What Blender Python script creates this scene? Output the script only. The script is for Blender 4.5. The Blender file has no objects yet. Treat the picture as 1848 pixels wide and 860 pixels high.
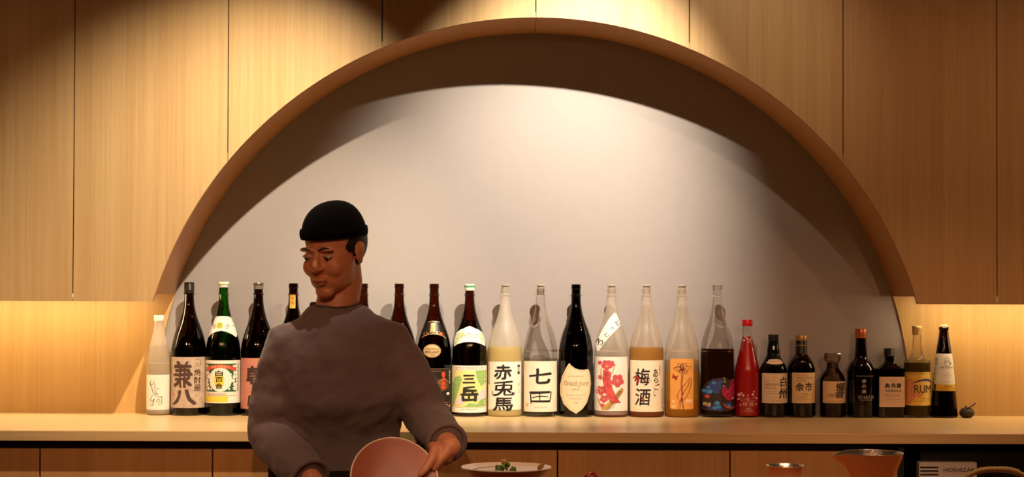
import bpy, bmesh, math, random
from mathutils import Vector, Matrix, Euler
from mathutils.geometry import tessellate_polygon
random.seed(7)
PI = math.pi
C = bpy.context.scene.collection

# ------------------------------------------------------------------ camera, world, lights, exposure
F = 3000.0                      # focal length in pixels of the 1848 px wide frame
CAM_Z = 1.372
WALL_Y, CAB_Y = 5.2, 4.91       # back wall, face of the wall cabinets
COUNTER_Z = 1.0
ROLL = math.radians(0.2)
TILT = math.radians(1.0)
cam_d = bpy.data.cameras.new('camera'); cam = bpy.data.objects.new('camera', cam_d); C.objects.link(cam)
cam.location = (0, 0, CAM_Z)
cam.rotation_euler = (Matrix.Rotation(PI/2 + TILT, 3, 'X') @ Matrix.Rotation(ROLL, 3, 'Z')).to_euler()
cam_d.sensor_width = 36.0; cam_d.lens = 36.0 * F / 1848.0
cam_d.shift_y = (532 - 430 - F*math.tan(TILT)) / 1848.0
cam_d.clip_start = 0.05; cam_d.clip_end = 50
bpy.context.scene.camera = cam

sc = bpy.context.scene
sc.view_settings.view_transform = 'Standard'; sc.view_settings.look = 'None'
sc.view_settings.gamma = 1.0; sc.view_settings.use_curve_mapping = False
sc.view_settings.exposure = 0.0
world = bpy.data.worlds.new('world'); sc.world = world; world.use_nodes = True
bg = world.node_tree.nodes['Background']; bg.inputs[0].default_value = (1.0, 0.40, 0.18, 1); bg.inputs[1].default_value = 0.006

def aim(o, target):
    d = Vector(target) - o.location
    o.rotation_euler = d.to_track_quat('-Z', 'Y').to_euler()
def spot(name, loc, target, watt, half, blend, radius, col):
    d = bpy.data.lights.new(name, 'SPOT'); o = bpy.data.objects.new(name, d); C.objects.link(o)
    d.energy = watt; d.spot_size = math.radians(2*half); d.spot_blend = blend; d.shadow_soft_size = radius; d.color = col
    o.location = loc; aim(o, target); return o
WARM = (1.0, 0.80, 0.58)
spot('ceiling_or_fill_spot', (0.36, 4.05, CAM_Z+1.30), (0.10, 5.2, CAM_Z+0.20), 300, 27, 1.0, 0.012, (1.0, 0.86, 0.68))
spot('ceiling_or_fill_spot', (-0.40, 4.03, CAM_Z+1.30), (-1.00, 5.05, CAM_Z-0.26), 235, 34, 1.0, 0.012, (1.0, 0.82, 0.60))
spot('ceiling_or_fill_spot', (0.72, 4.04, CAM_Z+1.30), (0.66, CAB_Y, CAM_Z+0.72), 18, 27, 1.0, 0.012, (1.0, 0.74, 0.50))  # extra fill spot added to brighten the right-hand wall cabinets
for lx, w in ((-1.92, 6), (-1.16, 5), (1.12, 13), (1.88, 15)):  # dim wide spots added in place of ambient light
    spot('ceiling_or_fill_spot', (lx, 4.04, CAM_Z+1.30), (lx, 4.6, 0.9), w, 62, 1.0, 0.02, (1.0, 0.50, 0.26))
for lx, w in ((-0.55, 20), (0.25, 40), (1.0, 46)):
    spot('bar_spot', (lx, 2.75, 2.72), (lx, 3.5, 1.0), w, 24, 0.8, 0.02, (1.0, 0.70, 0.46))
for lx, w in ((-1.3, 36), (-0.45, 36), (0.4, 36), (1.25, 38)):  # unseen fill spots added to brighten the base cabinet doors
    spot('front_fill_spot', (lx, 2.55, 2.02), (lx, 4.5, 0.78), w, 25, 0.7, 0.02, (1.0, 0.50, 0.25))
# small lamps of the dining room behind the camera: soft fill and the sparkle on the glass
for i, (lx, ly, lz) in enumerate([(-1.5, 1.4, 2.5), (-0.75, 1.2, 2.5), (0.0, 1.4, 2.5), (0.75, 1.2, 2.5), (1.5, 1.4, 2.5),
                                  (-1.1, -0.4, 2.5), (-0.3, -0.3, 2.5), (0.5, -0.4, 2.5), (1.3, -0.3, 2.5)]):
    d = bpy.data.lights.new('room_lamp', 'POINT'); o = bpy.data.objects.new('room_lamp', d); C.objects.link(o)
    d.energy = 1.5; d.shadow_soft_size = 0.03; d.color = (1.0, 0.50, 0.26); o.location = (lx, ly, lz)

# ------------------------------------------------------------------ photo pixel -> point at a distance (design-time measuring)
def unroll(x, y):
    a, b = x - 924, y - 430
    c, s = math.cos(ROLL), math.sin(ROLL)
    return 924 + a*c + b*s, 430 + b*c - a*s
def at(x, y, Y):
    xu, yu = unroll(x, y)
    return Vector(((xu-924)*Y/F, Y, CAM_Z - (yu-532)*Y/F))

# ------------------------------------------------------------------ helpers
def obj(name, me, m=None, parent=None):
    if isinstance(me, bmesh.types.BMesh):
        b = me; me = bpy.data.meshes.new(name); b.to_mesh(me); b.free()
    o = bpy.data.objects.new(name, me); C.objects.link(o)
    if m is not None:
        for mm in (m if isinstance(m, (list, tuple)) else [m]): me.materials.append(mm)
    if parent is not None: o.parent = parent
    return o
def tag(o, label=None, cat=None, group=None, kind=None):
    if label: o['label'] = label
    if cat: o['category'] = cat
    if group: o['group'] = group
    if kind: o['kind'] = kind
    return o
def thing(name, label, cat, loc=(0, 0, 0), group=None, rz=0):
    o = bpy.data.objects.new(name, None); C.objects.link(o); o.location = loc; o.rotation_euler = (0, 0, rz)
    o.empty_display_size = 0.05
    return tag(o, label, cat, group)
def smooth(o, ang=40):
    me = o.data
    me.shade_smooth()
    try: me.set_sharp_from_angle(angle=math.radians(ang))
    except Exception: pass
    return o
def add_box(bm, lo, hi, bev=0.0):
    x0, y0, z0 = lo; x1, y1, z1 = hi
    v = [bm.verts.new(p) for p in ((x0,y0,z0),(x1,y0,z0),(x1,y1,z0),(x0,y1,z0),(x0,y0,z1),(x1,y0,z1),(x1,y1,z1),(x0,y1,z1))]
    fs = [bm.faces.new([v[i] for i in f]) for f in ((0,3,2,1),(4,5,6,7),(0,1,5,4),(1,2,6,5),(2,3,7,6),(3,0,4,7))]
    if bev:
        es = list({e for f in fs for e in f.edges})
        bmesh.ops.bevel(bm, geom=es, offset=bev, segments=2, affect='EDGES', profile=0.5)
def box(name, lo, hi, m, parent=None, bev=0.0):
    bm = bmesh.new(); add_box(bm, lo, hi, bev); return obj(name, bm, m, parent)
def prism(name, poly, y0, y1, m, parent=None):
    """poly of (x,z), extruded from y0 (front) to y1"""
    bm = bmesh.new()
    a = [bm.verts.new((x, y0, z)) for x, z in poly]; b = [bm.verts.new((x, y1, z)) for x, z in poly]
    n = len(poly)
    for i in range(n): bm.faces.new((a[i], a[(i+1) % n], b[(i+1) % n], b[i]))
    for t in tessellate_polygon([[Vector((x, z, 0)) for x, z in poly]]):
        bm.faces.new([a[i] for i in t]); bm.faces.new([b[i] for i in reversed(t)])
    bmesh.ops.recalc_face_normals(bm, faces=bm.faces)
    return obj(name, bm, m, parent)
def densify(prof, step=0.0022):
    """Catmull-Rom through (z,r) knots; a repeated knot keeps a corner sharp"""
    out = []
    n = len(prof)
    for i in range(n-1):
        p1, p2 = prof[i], prof[i+1]
        if abs(p1[0]-p2[0]) < 1e-7 and abs(p1[1]-p2[1]) < 1e-7: continue
        p0 = prof[i-1] if i > 0 else p1; p3 = prof[i+2] if i+2 < n else p2
        L = math.hypot(p2[0]-p1[0], p2[1]-p1[1]); k = max(1, min(10, int(L/step)))
        for j in range(k):
            t = j/k
            q = [0.5*((2*p1[c]) + (-p0[c]+p2[c])*t + (2*p0[c]-5*p1[c]+4*p2[c]-p3[c])*t*t + (-p0[c]+3*p1[c]-3*p2[c]+p3[c])*t**3) for c in (0, 1)]
            out.append((q[0], max(q[1], 0.0)))
    out.append(prof[-1]); return out
def lathe(prof, n=48, cap0=True, cap1=True, bm=None, cx=0, cy=0, sq=None):
    """prof [(z,r)...]; sq -> (half_x scale, half_y scale, power) for a squared section"""
    bm = bm or bmesh.new(); rings = []
    for z, r in prof:
        ring = []
        for i in range(n):
            a = 2*PI*i/n; c, s = math.cos(a), math.sin(a)
            if sq:
                p = sq[2]; c2 = math.copysign(abs(c)**(2/p), c)*sq[0]; s2 = math.copysign(abs(s)**(2/p), s)*sq[1]
            else: c2, s2 = c, s
            ring.append(bm.verts.new((cx+r*c2, cy+r*s2, z)))
        rings.append(ring)
    for a, b in zip(rings, rings[1:]):
        for i in range(n): bm.faces.new((a[i], a[(i+1) % n], b[(i+1) % n], b[i]))
    if cap0: bm.faces.new(list(reversed(rings[0])))
    if cap1: bm.faces.new(rings[-1])
    return bm
def frame(d):
    d = d.normalized(); up = Vector((0, 0, 1)) if abs(d.z) < 0.9 else Vector((0, 1, 0))
    u = d.cross(up).normalized(); v = u.cross(d).normalized(); return u, v
def tube(bm, pts, rad, n=10, flat=None):
    """tube through points with radii; flat -> list of (ru, rv) instead"""
    pts = [Vector(p) for p in pts]; rings = []; pu = None
    for i, p in enumerate(pts):
        d = (pts[min(i+1, len(pts)-1)] - pts[max(i-1, 0)])
        u, v = frame(d)
        if pu is not None:
            dn = d.normalized(); u = (pu - dn*pu.dot(dn)).normalized(); v = u.cross(dn).normalized()
        pu = u
        r = rad[i] if isinstance(rad, list) else rad
        ru, rv = r if isinstance(r, (list, tuple)) else (r, r)
        rings.append([bm.verts.new(p + u*ru*math.cos(2*PI*k/n) + v*rv*math.sin(2*PI*k/n)) for k in range(n)])
    for a, b in zip(rings, rings[1:]):
        for k in range(n): bm.faces.new((a[k], a[(k+1) % n], b[(k+1) % n], b[k]))
    bm.faces.new(list(reversed(rings[0]))); bm.faces.new(rings[-1])
    return bm
def ball(bm, c, r, M=None, seg=16):
    r = r if isinstance(r, (list, tuple)) else (r, r, r)
    m = Matrix.Translation(Vector(c)) @ (M.to_4x4() if M else Matrix.Identity(4)) @ Matrix.Diagonal((r[0], r[1], r[2], 1))
    bmesh.ops.create_uvsphere(bm, u_segments=seg, v_segments=seg//2+2, radius=1, matrix=m)

# ------------------------------------------------------------------ materials
def lin(c):
    if isinstance(c, str): c = tuple(int(c[i:i+2], 16)/255 for i in (0, 2, 4))
    return tuple((x/12.92 if x <= 0.04045 else ((x+0.055)/1.055)**2.4) for x in c) + (1,)
def mat(name, col, rough=0.5, metal=0.0, spec=0.5, coat=0.0, noise=0.0, nscale=200, emit=None, es=0, bump=0.0):
    m = bpy.data.materials.new(name); m.use_nodes = True; nt = m.node_tree; b = nt.nodes['Principled BSDF']
    c = lin(col); b.inputs['Base Color'].default_value = c
    b.inputs['Roughness'].default_value = rough; b.inputs['Metallic'].default_value = metal
    b.inputs['Specular IOR Level'].default_value = spec; b.inputs['Coat Weight'].default_value = coat
    if emit: b.inputs['Emission Color'].default_value = lin(emit); b.inputs['Emission Strength'].default_value = es
    if noise or bump:
        tc = nt.nodes.new('ShaderNodeTexCoord'); nz = nt.nodes.new('ShaderNodeTexNoise'); nz.inputs['Scale'].default_value = nscale
        nz.inputs['Detail'].default_value = 4; nt.links.new(tc.outputs['Object'], nz.inputs['Vector'])
        if noise:
            mr = nt.nodes.new('ShaderNodeMapRange'); mr.inputs[1].default_value = 0.3; mr.inputs[2].default_value = 0.7
            mr.inputs[3].default_value = 1-noise; mr.inputs[4].default_value = 1+noise
            vm = nt.nodes.new('ShaderNodeVectorMath'); vm.operation = 'SCALE'; vm.inputs[0].default_value = c[:3]
            nt.links.new(nz.outputs['Fac'], mr.inputs[0]); nt.links.new(mr.outputs[0], vm.inputs['Scale']); nt.links.new(vm.outputs[0], b.inputs['Base Color'])
        if bump:
            bp = nt.nodes.new('ShaderNodeBump'); bp.inputs['Strength'].default_value = bump; bp.inputs['Distance'].default_value = 0.001
            nt.links.new(nz.outputs['Fac'], bp.inputs['Height']); nt.links.new(bp.outputs[0], b.inputs['Normal'])
    return m
def wood(name, col, dark, axis='Z', rough=0.42, strip=0.098, fine=130.0, spec=0.35):
    """straight-grained veneer: fine streaks along axis, broader tone per veneer leaf"""
    m = bpy.data.materials.new(name); m.use_nodes = True; nt = m.node_tree; b = nt.nodes['Principled BSDF']
    N = nt.nodes.new; L = nt.links.new
    tc = N('ShaderNodeTexCoord'); oi = N('ShaderNodeObjectInfo')
    add = N('ShaderNodeVectorMath'); add.operation = 'MULTIPLY_ADD'
    cmb = N('ShaderNodeCombineXYZ'); 
    for i in range(3): L(oi.outputs['Random'], cmb.inputs[i])
    L(cmb.outputs[0], add.inputs[0]); add.inputs[1].default_value = (7, 5, 3); L(tc.outputs['Object'], add.inputs[2])
    def stretched(sx, sz, scale, detail):
        mp = N('ShaderNodeMapping'); mp.inputs['Scale'].default_value = (sx, sx, sz) if axis == 'Z' else (sz, sx, sx)
        nz = N('ShaderNodeTexNoise'); nz.inputs['Scale'].default_value = scale; nz.inputs['Detail'].default_value = detail
        L(add.outputs[0], mp.inputs['Vector']); L(mp.outputs[0], nz.inputs['Vector']); return nz.outputs['Fac']
    f1 = stretched(fine, 1.6, 1.0, 3.0); f2 = stretched(fine*0.22, 0.7, 1.0, 2.0); f3 = stretched(fine*3.0, 9.0, 1.0, 2.0)
    sep = N('ShaderNodeSeparateXYZ'); L(add.outputs[0], sep.inputs[0])
    dv = N('ShaderNodeMath'); dv.operation = 'DIVIDE'; dv.inputs[1].default_value = strip; L(sep.outputs['X' if axis == 'Z' else 'Y'], dv.inputs[0])
    fl = N('ShaderNodeMath'); fl.operation = 'FLOOR'; L(dv.outputs[0], fl.inputs[0])
    wn = N('ShaderNodeTexWhiteNoise'); wn.noise_dimensions = '1D'; L(fl.outputs[0], wn.inputs['W'])
    def mad(a, k, c):
        n = N('ShaderNodeMath'); n.operation = 'MULTIPLY_ADD'; L(a, n.inputs[0]); n.inputs[1].default_value = k
        if isinstance(c, float): n.inputs[2].default_value = c
        else: L(c, n.inputs[2])
        return n.outputs[0]
    s = mad(f1, 1.1, -0.75); s = mad(f2, 0.9, s); s = mad(f3, 0.7, s); s = mad(wn.outputs['Value'], 0.22, s)
    mx = N('ShaderNodeMix'); mx.data_type = 'RGBA'; mx.inputs['A'].default_value = lin(dark); mx.inputs['B'].default_value = lin(col)
    L(s, mx.inputs['Factor']); L(mx.outputs['Result'], b.inputs['Base Color'])
    b.inputs['Roughness'].default_value = rough; b.inputs['Specular IOR Level'].default_value = spec
    bp = N('ShaderNodeBump'); bp.inputs['Strength'].default_value = 0.12; bp.inputs['Distance'].default_value = 0.0006
    L(f1, bp.inputs['Height']); L(bp.outputs[0], b.inputs['Normal'])
    return m
def shader(name):
    m = bpy.data.materials.new(name); m.use_nodes = True; nt = m.node_tree; nt.nodes.remove(nt.nodes['Principled BSDF'])
    return m, nt, nt.nodes['Material Output']
def thin_glass(name, tint, rough=0.02, ior=1.5, body=None, bodyfac=0.0, gain=1.0):
    """wall of a bottle: tinted see-through + fresnel gloss; frosted glass adds a milky translucent share"""
    m, nt, out = shader(name); N = nt.nodes.new; L = nt.links.new
    tr = N('ShaderNodeBsdfTransparent'); tr.inputs[0].default_value = tint + (1,)
    base = tr.outputs[0]
    if body:
        df = N('ShaderNodeBsdfDiffuse'); df.inputs[0].default_value = lin(body)
        tl = N('ShaderNodeBsdfTranslucent'); tl.inputs[0].default_value = lin(body)
        m1 = N('ShaderNodeMixShader'); m1.inputs[0].default_value = 0.5; L(df.outputs[0], m1.inputs[1]); L(tl.outputs[0], m1.inputs[2])
        m2 = N('ShaderNodeMixShader'); m2.inputs[0].default_value = bodyfac; L(tr.outputs[0], m2.inputs[1]); L(m1.outputs[0], m2.inputs[2]); base = m2.outputs[0]
    gl = N('ShaderNodeBsdfGlossy'); gl.inputs['Roughness'].default_value = rough; gl.inputs[0].default_value = (1, 1, 1, 1)
    fr = N('ShaderNodeFresnel'); fr.inputs[0].default_value = ior
    mg = N('ShaderNodeMath'); mg.operation = 'MULTIPLY'; mg.inputs[1].default_value = gain; L(fr.outputs[0], mg.inputs[0])
    m3 = N('ShaderNodeMixShader'); L(mg.outputs[0], m3.inputs[0]); L(base, m3.inputs[1]); L(gl.outputs[0], m3.inputs[2]); L(m3.outputs[0], out.inputs[0])
    return m
def fluid(name, tint, body, fac, rough=0.05):
    return thin_glass(name, tint, rough, 1.05, body, fac)

M = {}
M['veneer'] = wood('cedar_veneer', 'C2A272', 'AF8A5A')
M['lining'] = wood('arch_lining_veneer', 'B98552', 'A5703F')
M['door_veneer'] = wood('base_door_veneer', 'C2925C', 'A97844')
M['counter'] = wood('counter_oak', 'D9BC88', 'BF9A62', axis='X', rough=0.31, strip=0.12, fine=90, spec=0.6)
M['counter_edge'] = wood('counter_edge_oak', 'B57A42', '94592A', axis='X', rough=0.45, strip=0.12, fine=90)
M['backsplash'] = wood('backsplash_veneer', 'C6A065', 'B68C50')
M['grey_panel'] = mat('grey_panel', '9C9490', 0.42, spec=0.5, noise=0.015, nscale=30)
M['black'] = mat('dark_recess', '0B0806', 0.7)
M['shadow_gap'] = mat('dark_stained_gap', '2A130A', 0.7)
M['ceiling'] = mat('ceiling_plaster', '7A6248', 0.9)
M['floor'] = mat('floor_stone', '5A4A40', 0.6, noise=0.1, nscale=12)
M['wall'] = mat('side_wall_plaster', '8B6B4E', 0.9)
M['led'] = mat('led_strip', 'FFFFFF', 0.5, emit='FFEBBC', es=66)

# ------------------------------------------------------------------ setting: floor, ceiling, walls, arch
ACX, ACZ, AR = 0.069, CAM_Z-0.357, 1.178            # centre and radius of the round opening
X0, X1 = -2.9, 2.9
tag(box('floor', (X0, -1.6, -0.05), (X1, WALL_Y+0.05, 0.0), M['floor']), kind='structure')
tag(box('ceiling', (X0, 1.0, 2.80), (X1, WALL_Y+0.05, 2.86), M['ceiling']), kind='structure')
tag(box('wall_left', (X0-0.1, 1.0, 0), (X0, WALL_Y+0.05, 2.8), M['wall']), kind='structure')
tag(box('wall_right', (X1, 1.0, 0), (X1+0.1, WALL_Y+0.05, 2.8), M['wall']), kind='structure')
def arc(R, a0, a1, n): return [(ACX+R*math.cos(a0+(a1-a0)*i/n), ACZ+R*math.sin(a0+(a1-a0)*i/n)) for i in range(n+1)]
alo = math.asin((COUNTER_Z-0.03-ACZ)/AR)
# grey panel sits a few millimetres back inside the round cut-out of the wood wall
g = prism('wall_back', arc(AR+0.02, alo, PI-alo, 96), WALL_Y+0.006, WALL_Y+0.03, M['grey_panel']); tag(g, 'smooth grey half-round back panel inside the arch', kind='structure')
UND = CAM_Z                                            # underside of the wall cabinets
for s, nm in ((-1, 'wall_back'), (1, 'wall_back')):
    a_top = math.asin((UND+0.05-ACZ)/AR)
    pts = [(ACX+s*AR*math.cos(a), ACZ+AR*math.sin(a)) for a in [alo+(a_top-alo)*i/24 for i in range(25)]]
    xe = X1 if s > 0 else X0
    poly = pts + [(xe, UND+0.05), (xe, COUNTER_Z-0.03)]
    w = prism(nm, poly, WALL_Y, WALL_Y+0.025, M['backsplash']); tag(w, ('left' if s < 0 else 'right')+' pale wood backsplash below the wall cabinets', kind='structure')
tag(box('wall_back', (X0, WALL_Y+0.03, 0), (X1, WALL_Y+0.05, 2.8), M['wall']), kind='structure')
# arch lining in two bent halves meeting at the crown
a_end = math.asin((UND-ACZ)/(AR))
for k in (0, 1):
    a0, a1 = (PI/2+0.0006, PI-a_end) if k == 0 else (a_end, PI/2-0.0006)
    out_ = arc(AR+0.018, a0, a1, 60); inn = arc(AR, a0, a1, 60)
    bm = bmesh.new(); y0, y1 = CAB_Y+0.0035, WALL_Y+0.005
    R_ = []
    for (xi, zi), (xo, zo) in zip(inn, out_):
        R_.append([bm.verts.new(p) for p in ((xi, y0, zi), (xo, y0, zo), (xo, y1, zo), (xi, y1, zi))])
    for a, b in zip(R_, R_[1:]):
        for i in range(4): bm.faces.new((a[i], a[(i+1) % 4], b[(i+1) % 4], b[i]))
    bm.faces.new(R_[0]); bm.faces.new(list(reversed(R_[-1]))); bmesh.ops.recalc_face_normals(bm, faces=bm.faces)
    t = smooth(obj('trim_%d' % (k+1), bm, M['lining']), 30); tag(t, ('left' if k == 0 else 'right')+' half of the bent wood arch lining', kind='structure')

# ------------------------------------------------------------------ wall cabinets: a door each, cut by the arch
DOOR_B = CAM_Z-0.0225; DOOR_T = 2.78; PITCH = 0.455; SEAM0 = 0.068
def low(x, R=AR+0.001, zb=DOOR_B):
    d = R*R-(x-ACX)**2
    return max(zb, ACZ+math.sqrt(d)) if d > 0 else zb
lab = {
 -6: 'wood veneer wall cabinet outside the left edge, next to the side wall',
 -5: 'wood veneer wall cabinet outside the left edge of the picture',
 -4: 'wood veneer wall cabinet cut off by the left edge of the picture',
 -3: 'wood veneer wall cabinet whose lower right corner meets the foot of the arch, left side',
 -2: 'brightly lit wood veneer wall cabinet on the left flank of the arch',
 -1: 'wood veneer wall cabinet just left of the crown seam of the arch',
  0: 'brightest wood veneer wall cabinet just right of the crown seam of the arch',
  1: 'wood veneer wall cabinet on the right flank of the arch with a faint horizontal figure',
  2: 'dim reddish wood veneer wall cabinet at the right foot of the arch',
  3: 'dim wood veneer wall cabinet cut off by the right edge of the picture',
  4: 'wood veneer wall cabinet outside the right edge of the picture',
  5: 'wood veneer wall cabinet outside the right edge, next to the side wall'}
# seams: SEAM0 + k*PITCH
for k in range(-7, 6):
    xa, xb = SEAM0+k*PITCH, SEAM0+(k+1)*PITCH
    xa, xb = max(xa, X0), min(xb, X1)
    if xb-xa < 0.05: continue
    key = k+1 if k < 0 else k
    g_ = 0.0017
    label = {-7: 'wood veneer wall cabinet at the far left wall', -6: lab[-6], -5: lab[-5], -4: lab[-4], -3: 'wood veneer wall cabinet second from the left edge, its foot beside the start of the arch', -2: lab[-2], -1: lab[-1], 0: lab[0], 1: lab[1], 2: lab[2], 3: lab[3], 4: lab[4], 5: lab[5]}[k]
    if k == -3: label = 'wood veneer wall cabinet second from left edge, right corner at the arch foot'
    t = thing('wall_cabinet', label, 'cabinet', ((xa+xb)/2, CAB_Y, DOOR_B), 'wood veneer wall cabinets around the arch')
    cx = (xa+xb)/2
    n = 40; xs = [xa+g_+(xb-xa-2*g_)*i/n for i in range(n+1)]
    # exact foot of the arch inside this door
    for s in (-1, 1):
        xf = ACX+s*math.sqrt((AR+0.001)**2-(DOOR_B-ACZ)**2)
        if xa+g_ < xf < xb-g_: xs.append(xf)
    xs.sort()
    poly = [(x-cx, low(x)-DOOR_B) for x in xs] + [(xb-g_-cx, DOOR_T-DOOR_B), (xa+g_-cx, DOOR_T-DOOR_B)]
    prism('door', poly, 0, 0.020, M['veneer'], t)
    # carcass: back board, underside; follows the arch a little further out
    poly = [(x-cx, max(low(x, AR+0.02, UND))-DOOR_B if False else max(UND, low(x, AR+0.02, UND))-DOOR_B) for x in xs] + [(xb-cx, DOOR_T-DOOR_B), (xa-cx, DOOR_T-DOOR_B)]
    if True:
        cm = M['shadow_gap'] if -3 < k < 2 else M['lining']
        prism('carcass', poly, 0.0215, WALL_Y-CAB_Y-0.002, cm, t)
for s, xa, xb in ((-1, X0+0.1, ACX-1.20), (1, ACX+1.20, X1-0.1)):
    t = thing('under_cabinet_light', ('left' if s < 0 else 'right')+' warm light strip hidden under the wall cabinets above the backsplash', 'light', ((xa+xb)/2, CAB_Y+0.17, UND))
    w = (xb-xa)/2
    box('diffuser', (-w, -0.006, -0.0045), (w, 0.006, -0.001), M['led'], t)
    box('channel', (-w, -0.010, -0.001), (w, -0.0062, 0.0), mat('aluminium_channel', 'B8B0A6', 0.4, 0.9), t)

# ------------------------------------------------------------------ worktop and base cabinets
CF = 4.52
wt = box('worktop', (X0, CF, COUNTER_Z-0.028), (X1, WALL_Y-0.0005, COUNTER_Z), M['counter'], bev=0.0012)
tag(wt, 'long pale wood worktop the row of bottles stands on', 'worktop')
DF = 4.545; DT = COUNTER_Z-0.028-0.0235
for k in range(-6, 3):
    xa, xb = 0.126+(k-1)*0.4708, 0.126+k*0.4708
    xa = max(xa, X0+0.03)
    if k == 2: xb -= 0.012
    pos = {-6: 'outside the left edge beside the side wall', -5: 'outside the left edge of the picture', -4: 'next outside the left edge of the picture', -3: None, -2: None, -1: None, 0: None, 1: None, 2: None}
    label = {-6: 'wood veneer base cabinet outside the left edge by the side wall', -5: 'wood veneer base cabinet outside the left edge of the picture', -4: 'second wood veneer base cabinet outside the left edge', -3: 'wood veneer base cabinet cut off by the left edge of the picture',
             -2: 'wood veneer base cabinet below the first frosted bottle, left of the person', -1: 'wood veneer base cabinet mostly hidden behind the person', 0: 'wood veneer base cabinet behind the pale dish of greens',
             1: 'wood veneer base cabinet between the pale dish and the small metal cup', 2: 'wood veneer base cabinet behind the metal cup and pourer, next to the dark niche'}[k]
    t = thing('base_cabinet', label, 'cabinet', ((xa+xb)/2, DF, 0.1), 'wood veneer base cabinets under the worktop')
    w = (xb-xa)/2
    box('door', (-w+0.002, 0, 0), (w-0.002, 0.02, DT-0.1), M['door_veneer'], t, bev=0.0008)
    box('carcass', (-w, 0.021, 0), (w, 0.55, COUNTER_Z-0.0285-0.1), M['shadow_gap'], t)
    box('plinth', (-w, 0.06, -0.1), (w, 0.54, 0), M['black'], t)
NX = 1.0555                                             # the niche for the ice machine begins here
box_n = bmesh.new(); add_box(box_n, (NX, DF+0.58, 0), (X1, DF+0.60, COUNTER_Z-0.029)); add_box(box_n, (NX, DF+0.0, 0), (NX+0.016, DF+0.58, COUNTER_Z-0.029))
tag(obj('trim_3', box_n, M['black']), 'black side and back boards of the niche under the worktop', kind='structure')

# ice machine in the niche
steel = mat('brushed_steel_panel', 'D6CAC2', 0.45, 0.15, bump=0.05, nscale=300)
blackm = mat('black_machine_body', '0C0B0B', 0.35)
p = at(1659, 811, DF+0.03)
im = thing('ice_machine', 'black under-counter ice machine with a grey louvred front panel in the dark niche', 'ice machine', (p.x, DF+0.03, 0.0))
top = p.z
box('body', (0, 0, 0.05), (0.62, 0.5, top), blackm, im, bev=0.003)
for fx in (0.05, 0.57):
    for fy in (0.05, 0.45):
        bm = bmesh.new(); tube(bm, [(fx, fy, 0), (fx, fy, 0.05)], 0.018, 12); obj('foot', bm, blackm, im)
box('top_edge', (0.001, -0.003, top-0.003), (0.60, 0.0, top-0.0015), mat('painted_edge_sheen', '3A332E', 0.35), im)  # paler strip: the dim reflection along the lid put into the colour
pl = at(1657, 833, DF); pr = at(1761, 833, DF); px0 = pl.x-p.x; px1 = pr.x-p.x; pz = pl.z
S_ = F/DF
slots = []
zt = pz
bm = bmesh.new()
# louvre panel built as a frame of bars round real slots
sx0, sx1 = px0+0.003, px0+0.003+33/S_
ys = [pz-(9+i*6.5)/S_ for i in range(9)]
add_box(bm, (px0, -0.030, pz-0.006), (px1, -0.001, pz))
add_box(bm, (sx1, -0.030, pz-0.25), (px1, -0.001, pz-0.006))
add_box(bm, (px0, -0.030, pz-0.25), (sx0, -0.001, pz-0.006))
last = pz-0.006
for y in ys:
    add_box(bm, (sx0, -0.030, y+0.002), (sx1, -0.001, last)); last = y-0.0025
add_box(bm, (sx0, -0.030, pz-0.25), (sx1, -0.001, last))
bmesh.ops.remove_doubles(bm, verts=bm.verts, dist=1e-5)
lp = obj('louvre_panel', bm, steel, im); lp['label'] = 'grey louvred front panel'
box('slot_backing', (sx0-0.001, -0.008, pz-0.2), (sx1+0.001, -0.0015, pz-0.007), M['black'], im)

# ------------------------------------------------------------------ text and prints
_tc = {}
def text_tris(s, bold=0.0):
    key = (s, bold)
    if key in _tc: return _tc[key]
    cu = bpy.data.curves.new('t', 'FONT'); cu.body = s; cu.size = 1.0; cu.offset = bold; cu.resolution_u = 3
    o = bpy.data.objects.new('t', cu); C.objects.link(o)
    dg = bpy.context.evaluated_depsgraph_get(); ev = o.evaluated_get(dg); me = ev.to_mesh(); me.calc_loop_triangles()
    V = [(v.co.x, v.co.y) for v in me.vertices]; T = [tuple(t.vertices) for t in me.loop_triangles]
    ev.to_mesh_clear(); bpy.data.objects.remove(o); bpy.data.curves.remove(cu)
    if not V: _tc[key] = ([], []); return _tc[key]
    x0 = min(v[0] for v in V); x1 = max(v[0] for v in V); y0 = min(v[1] for v in V); y1 = max(v[1] for v in V)
    V = [((x-x0)/max(x1-x0, 1e-6), (y-y0)/max(y1-y0, 1e-6)) for x, y in V]
    _tc[key] = (V, T); return _tc[key]

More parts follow.
